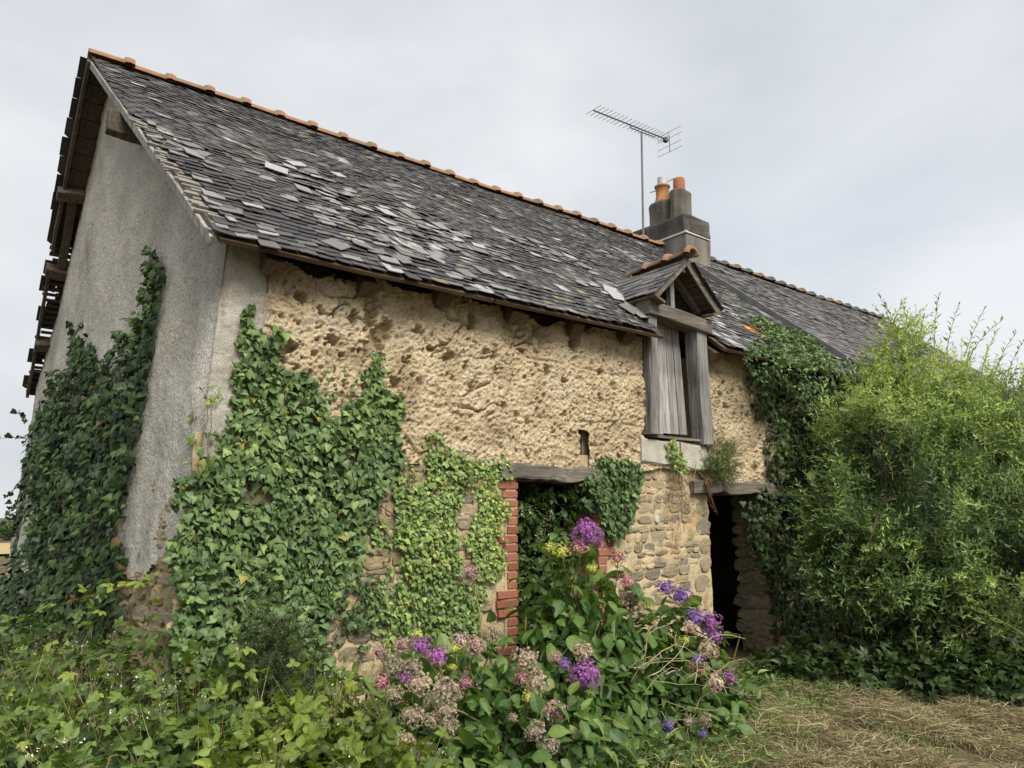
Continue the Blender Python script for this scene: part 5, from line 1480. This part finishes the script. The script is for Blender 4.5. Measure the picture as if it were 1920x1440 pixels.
hydrangea('wilting hydrangea with drooping grey-green leaves in the centre foreground', (2.1, -1.05, 0),
          [dome(985, 1225, 4.45, .3), dome(1040, 1255, 4.4, .28), dome(1095, 1240, 4.5, .26), dome(1010, 1310, 4.05, .32), dome(1075, 1335, 4.05, .3), dome(945, 1290, 4.1, .24), dome(1130, 1330, 4.3, .26), dome(980, 1400, 3.65, .28)], 1300,
          [(1098, 1266, 4.3, 'purple', 23), (985, 1240, 4.2, 'dry', 23), (978, 1268, 4.15, 'pink', 15), (1008, 1280, 4.1, 'dry', 20), (1092, 1222, 4.35, 'dry', 17), (1042, 1234, 4.35, 'drypink', 12), (990, 1305, 4.0, 'yellow', 11), (1042, 1335, 3.95, 'drypink', 19), (1060, 1245, 4.35, 'violet', 11), (1006, 1372, 3.75, 'dry', 18), (1032, 1400, 3.7, 'dry', 15), (962, 1345, 3.9, 'dry', 8)], 504, size=(0.065, 0.12), tints=(0, 0, 1, 1, 2, 3, 4))

# bramble growing in the window opening
wb_ = [(2.85, 0.22, 1.0, .34, .16, .85), (3.1, 0.2, 1.4, .36, .16, .48), (2.72, 0.2, 1.5, .22, .14, .34), (2.75, 0.12, 0.6, .26, .2, .7), (3.15, 0.12, 0.7, .3, .2, .6)]
p = plant('window_bramble', 'bramble and white blossom filling the brick-edged opening under the lintel', (2.95, 0.15, 0), 'bramble')
leafy(p, V_BRAM, wb_, 1900, (0.07, 0.12), 406, [0, 1, 1, 2, 2], up_only=False, ymax=0.28); canes(p, [(2.9, .2, 0.2, .4, .15, 1.5)], 18, 416)
sprays(p, [(985, 955, 5.2), (1018, 1000, 5.15), (1030, 965, 5.2)], 447, WHITE, 0.02, 14)

# young shrub rooted on the door lintel
lc = at(1356, 866, -0.12)
p = plant('lintel_shrub', 'small shrub rooted above the door lintel with brown roots hanging', (lc[0], -0.05, 1.9), 'shrub')
leafy(p, V_FINE, [(lc[0], -0.10, lc[2], .24, .14, .2), (lc[0] - 0.1, -0.08, lc[2] - 0.08, .16, .12, .14)], 420, (0.10, 0.17), 407, [0, 1, 2, 3, 3], up_only=False, hang=-0.4, name='leafy_shoot', upw=0.2)
stems_of(p, [wander(at(1326, 895, -0.12), at(1330 + 4 * q, 945 + 5 * q, -0.13), 6, 0.05, 460 + q) for q in range(5)], 0.008, 0.004, name='root', tint=(0.9, 0.55, 0.45))

# dead vine on the stonework
p = plant('dead_vine', 'leafless dry vine over the stonework below the hayloft sill', (4.6, -0.05, 1.2), 'vine')
for q in range(16):
    a = at(1245 + random.uniform(0, 60), 890 + random.uniform(-40, 30), -0.03); b = at(1225 + random.uniform(0, 85), 950 + random.uniform(0, 60), -0.03)
    P = wander(a, b, 8, 0.09, 480 + q); P[:, 1] = -0.045 - 0.02 * (q % 3)
    stems_of(p, [P], 0.0035, 0.002, tint=(2.0, 1.8, 1.4))

# ------------------------------------------------------------------ willow and the growth under it
wbl = [(*atd(1705, 850, 8.3), 1.05, 1.1, 1.0), (*atd(1640, 850, 7.9), .62, .6, .8), (*atd(1860, 900, 8.0), 1.15, 1.2, 1.0), (*atd(1665, 1000, 7.4), .9, .85, .8), (*atd(1820, 1010, 7.2), 1.1, 1.0, .9),
       (*atd(1695, 690, 8.5), .46, .45, .70), (*atd(1780, 745, 8.6), .55, .55, .6), (*atd(1900, 815, 8.6), .7, .7, .75), (*atd(1640, 740, 8.4), .35, .35, .45), (*atd(1590, 1100, 7.2), .45, .45, .45), (*atd(1720, 1120, 7.0), .8, .7, .55), (*atd(1890, 1120, 6.8), .9, .8, .6),
       (*atd(2020, 900, 8.0), 1.1, 1.1, 1.2), (*atd(2030, 1080, 7.2), .9, .9, .8), (*atd(1560, 1000, 7.3), .26, .26, .26)]
wil = plant('willow_shrub', 'big light green willow shrub in front of the house wall', (atd(1720, 1240, 7.2)[0], atd(1720, 1240, 7.2)[1], 0), 'willow')
rW = np.random.default_rng(90)
ps, nr, rad, _ = blob_cloud(wbl, 10200, rW, inner=0.42, seed=5)
ok = (ps[:, 2] > 0.25) & ((ps[:, 1] < -0.12) | (ps[:, 2] > 3.6)) & (fbm(ps, 1.7, 2, 15) > -0.11 - 0.5 * (rad < 0.55)); ps, nr, rad = ps[ok], nr[ok], rad[ok]
Ls = rW.uniform(0.28, 0.52, len(ps))
tip = nr * 0.8 + [0, 0, 0.35] + rW.normal(size=ps.shape) * 0.6
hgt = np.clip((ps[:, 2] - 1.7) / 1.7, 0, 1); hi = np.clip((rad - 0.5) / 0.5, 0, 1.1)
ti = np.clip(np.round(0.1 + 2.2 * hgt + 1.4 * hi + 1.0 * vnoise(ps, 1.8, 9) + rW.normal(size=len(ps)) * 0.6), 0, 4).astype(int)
mats = frames(ps - norm(tip) * (Ls * 0.6)[:, None], tip, rW.normal(size=ps.shape), Ls)
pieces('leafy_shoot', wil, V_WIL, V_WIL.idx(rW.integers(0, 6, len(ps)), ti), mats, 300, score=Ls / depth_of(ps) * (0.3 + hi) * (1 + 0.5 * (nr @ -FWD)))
spr = [(1680, 545, 1688, 640), (1672, 565, 1680, 650), (1700, 560, 1705, 640), (1760, 560, 1752, 650), (1790, 570, 1775, 660), (1835, 590, 1815, 680), (1850, 610, 1840, 700), (1870, 620, 1860, 720), (1655, 610, 1670, 690), (1725, 590, 1722, 680), (1820, 575, 1808, 670), (1895, 640, 1885, 720), (1640, 650, 1655, 730), (1560, 740, 1575, 800), (1545, 760, 1565, 830)]
A = np.array([atd(x0, y0, 8.3) for x0, y0, x1, y1 in spr]); Bq = np.array([atd(x1, y1, 8.3) for x0, y0, x1, y1 in spr])
pieces('leafy_shoot', wil, V_WIL, V_WIL.idx(rW.integers(0, 5, len(spr)), rW.integers(2, 4, len(spr))), frames(Bq, A - Bq + rW.normal(size=A.shape) * 0.05, rW.normal(size=A.shape), np.linalg.norm(A - Bq, axis=1)), 30)
foot = np.array(wil.location)
for q, b in enumerate(wbl):
    for k in range(2):
        f = foot + [rW.normal() * 0.5, rW.normal() * 0.25, 0]
        e = np.array(b[:3]) + rW.normal(size=3) * 0.3
        stems_of(wil, [wander(f, e, 9, 0.25, 900 + q * 3 + k)], 0.030, 0.008, name='branch', tint=(0.8, 0.8, 0.7))
ub = [dome(1470, 1215, 7.0, .35), dome(1540, 1190, 6.9, .45), dome(1640, 1180, 6.8, .5), dome(1740, 1185, 6.7, .5), dome(1840, 1180, 6.5, .55), dome(1930, 1175, 6.3, .5), dome(1600, 1225, 6.5, .35), dome(1700, 1230, 6.35, .35), dome(1800, 1228, 6.2, .35), dome(1900, 1225, 6.0, .4)]
p = plant('undergrowth_bramble', 'low dark bramble tangle at the foot of the willow', (atd(1700, 1230, 6.5)[0], atd(1700, 1230, 6.5)[1], 0), 'bramble')
leafy(p, V_BRAM, ub, 2200, (0.09, 0.16), 408, [0, 0, 1, 1, 2]); canes(p, ub, 40, 418)

a_ivy = plant('wall_ivy', 'dark ivy on the far house wall seen through gaps in the willow', (10.5, -0.1, 0), 'ivy')
ivy_on(a_ivy, V_IVY_DARK, [(8.2, 0.1), (13.5, 0.1), (13.5, 3.2), (8.2, 3.3)], 5000, (0.09, 0.14), front, (0, -1, 0), 271, thick=0.2, most=60)

# ------------------------------------------------------------------ ground cover
def strips(name, n, xy, length, width, lift, seed, tints, flat=True, label=None, cat=None, curl=0.3):
    r = np.random.default_rng(seed)
    L = r.uniform(*length, n); w = r.uniform(*width, n)
    a = r.uniform(0, 2 * math.pi, n)
    el = r.normal(0.05, 0.16, n) if flat else r.uniform(0.5, 1.4, n)
    d = np.stack([np.cos(a) * np.cos(el), np.sin(a) * np.cos(el), np.sin(el)], 1)
    s = norm(np.cross(d, r.normal(size=(n, 3)) * 0.5 + [0, 0, 1]))
    z0 = lift[0] + (lift[1] - lift[0]) * r.random(n) ** 1.5 * (1 + 1.2 * np.clip(fbm(np.c_[xy, xy[:, :1] * 0], 2.6, 3, 62), -0.7, 1))
    base = np.c_[xy, z0]
    bend = np.cross(d, s) * (r.normal(size=n) * curl)[:, None] + s * (r.normal(size=n) * curl)[:, None]
    c = [base, base + d * (L / 2)[:, None] + bend * (L / 4)[:, None], base + d * L[:, None]]
    V = np.stack([c[0] - s * w[:, None], c[0] + s * w[:, None], c[1] - s * w[:, None], c[1] + s * w[:, None], c[2]], 1)
    V[:, :, 2] = np.maximum(V[:, :, 2], 0.004)
    F0 = np.array([(0, 1, 3), (0, 3, 2), (2, 3, 4)])
    F = (F0[None] + (np.arange(n) * 5)[:, None, None]).reshape(-1, 3)
    T = np.array(tints)[r.integers(0, len(tints), n)] * r.uniform(0.7, 1.25, (n, 1))
    return \
        tag(obj(name, V.reshape(-1, 3), F, M['straw'], None, tint=np.repeat(T, 5, 0), loc=(4, -2, 0)), label, cat, None, 'stuff')

rG = np.random.default_rng(60)
def ground_pts(n, poly, seed):
    pts = []
    for x, y in poly:
        r_ = ray(x, y); t = -CAM[2] / r_[2]; P = CAM + r_ * t; pts.append((P[0], P[1]))
    return sample_poly(pts, n, np.random.default_rng(seed), 0.15, seed)
def clumped(n, poly, seed):
    q = ground_pts(n * 2, poly, seed)
    k = fbm(np.c_[q, q[:, :1] * 0], 2.6, 3, seed + 1) * 1.6 + np.random.default_rng(seed).random(len(q))
    return q[np.argsort(-k)[:n]]
HAY = [(0.34, 0.265, 0.16), (0.45, 0.36, 0.22), (0.24, 0.175, 0.10), (0.55, 0.46, 0.30), (0.17, 0.125, 0.075), (0.20, 0.20, 0.09), (0.16, 0.17, 0.07)]
strips('mown_hay', 52000, clumped(52000, [(1330, 1300), (1500, 1272), (1700, 1262), (2000, 1255), (2100, 1470), (1150, 1470), (1200, 1390)], 61), (0.05, 0.17), (0.0010, 0.0022), (0.004, 0.075), 62, HAY, True, 'dry mown grass and hay strewn over the ground', 'hay')
GRN = [(0.11, 0.17, 0.05), (0.16, 0.21, 0.07), (0.075, 0.12, 0.035), (0.24, 0.26, 0.11)]
strips('cut_weeds', 20000, ground_pts(20000, [(1080, 1330), (1340, 1270), (1430, 1245), (1560, 1240), (1950, 1235), (1950, 1290), (1560, 1320), (1470, 1390), (1430, 1460), (1000, 1460)], 63), (0.05, 0.20), (0.002, 0.006), (0.004, 0.08), 64, GRN, True, 'green cut weeds lying along the foot of the shrubs', 'grass', 0.5)
strips('tall_grass', 1300, np.vstack([sample_poly([atd(x, y, d)[:2] for x, y, d in ((20, 1440, 3.4), (480, 1440, 3.2), (700, 1400, 3.6), (400, 1250, 4.4), (50, 1200, 5.2))], 1300, rG, 0.1, 3)]), (0.5, 0.95), (0.0012, 0.003), (0.0, 0.05), 65, [(0.30, 0.29, 0.12), (0.16, 0.21, 0.07), (0.36, 0.31, 0.16)], False, 'thin grass stalks among the brambles', 'grass')

strips('grass_tufts', 6500, clumped(6500, [(1330, 1300), (1500, 1280), (1950, 1265), (2000, 1470), (1200, 1470)], 68), (0.05, 0.14), (0.0015, 0.003), (0.0, 0.01), 69, GRN + HAY[:2], False, 'short live grass tufts poking through the hay', 'grass')
# cut leafy stems wilting on the ground
p = thing('cut_foliage', 'wilting cut leaves strewn on the ground before the hydrangeas', 'leaves', (3.4, -1.9, 0))
q2 = ground_pts(1500, [(1000, 1400), (1150, 1330), (1330, 1290), (1470, 1265), (1520, 1275), (1420, 1330), (1380, 1400), (1330, 1470), (950, 1470)], 66)
n = len(q2); ps = np.c_[q2, rG.random(n) ** 2 * 0.16 + 0.015]
sz = rG.uniform(0.04, 0.11, n)
mats = frames(ps, rG.normal(size=(n, 3)) * [1, 1, 0.35], rG.normal(size=(n, 3)) * 0.5 + [0, 0, 0.9], np.stack([sz * rG.uniform(0.5, 1, n), sz, sz], 1))
pieces('leaf', p, V_HYD, V_HYD.idx(rG.integers(0, 4, n), rG.choice(6, n, p=[.22, .25, .2, .14, .16, .03])), mats, 300)
# cut hydrangea stalks lying in the centre
p = thing('cut_stalks', 'heap of bare cut stalks between the two hydrangeas by the doorway', 'stalks', (3.3, -1.1, 0))
for q in range(50):
    a = atd(rG.uniform(1000, 1330), rG.uniform(1200, 1390), 4.9); a[2] = max(0.03, min(a[2], 0.75))
    ang = rG.normal(0.2, 0.9); L = rG.uniform(0.25, 0.75)
    e = a + np.array([math.cos(ang) * L, math.sin(ang) * L * 0.6, rG.normal(0, 0.10)]); e[2] = max(0.02, e[2])
    stems_of(p, [wander(a, e, 7, 0.045, 1000 + q, rG.uniform(-0.03, 0.12))], 0.0042, 0.0025, mat='straw', name='stalk', tint=((0.34, 0.28, 0.16), (0.24, 0.22, 0.11), (0.42, 0.36, 0.22))[q % 3])
# wooden stick in the doorway
obj('wooden_stick', *tube([at(1388, 1190, 0.25), at(1372, 1250, 0.12)], 0.009, 0.008, 6), M['bark'], None, tint=(1.2, 1.0, 0.8), label='thin stick leaning inside the dark doorway', cat='stick')

# ------------------------------------------------------------------ far hedge trees
def far_tree(px, pytop, D, seed, label):
    r = np.random.default_rng(seed)
    t = atd(px, pytop, D); g = float(ground_z(t[0], t[1]))
    H = t[2] - g
    p = thing('hedge_tree', label, 'tree', (t[0], t[1], g), 'trees beyond the field')
    obj('trunk', *tube([(t[0], t[1], g), (t[0] + 0.1, t[1], g + H * 0.5)], 0.16, 0.08, 7), M['bark'], p)
    bl = [(t[0] + r.normal() * 0.9, t[1] + r.normal() * 0.9, g + H * r.uniform(0.4, 0.7), 1.6, 1.6, H * 0.32) for q in range(5)]
    ps, nr, rad, k = blob_cloud(bl, 1500, r, inner=0.5, seed=seed)
    mats = frames(ps, r.normal(size=ps.shape), nr + r.normal(size=ps.shape) * 0.5, r.uniform(0.2, 0.4, len(ps)))
    pieces('crown', p, V_HYD, V_HYD.idx(r.integers(0, 3, len(ps)), r.integers(0, 4, len(ps))), mats, singles=False, rest_name='crown')
for q, (px, py, D, lab) in enumerate([(-30, 985, 112, 'leftmost rounded tree in the far hedge'), (14, 975, 110, 'bushy green tree beyond the stubble field'), (44, 990, 114, 'far hedge tree partly behind the gable ivy'), (78, 985, 118, 'far hedge tree right behind the gable ivy')]):
    far_tree(px, py, D, 700 + q, lab)
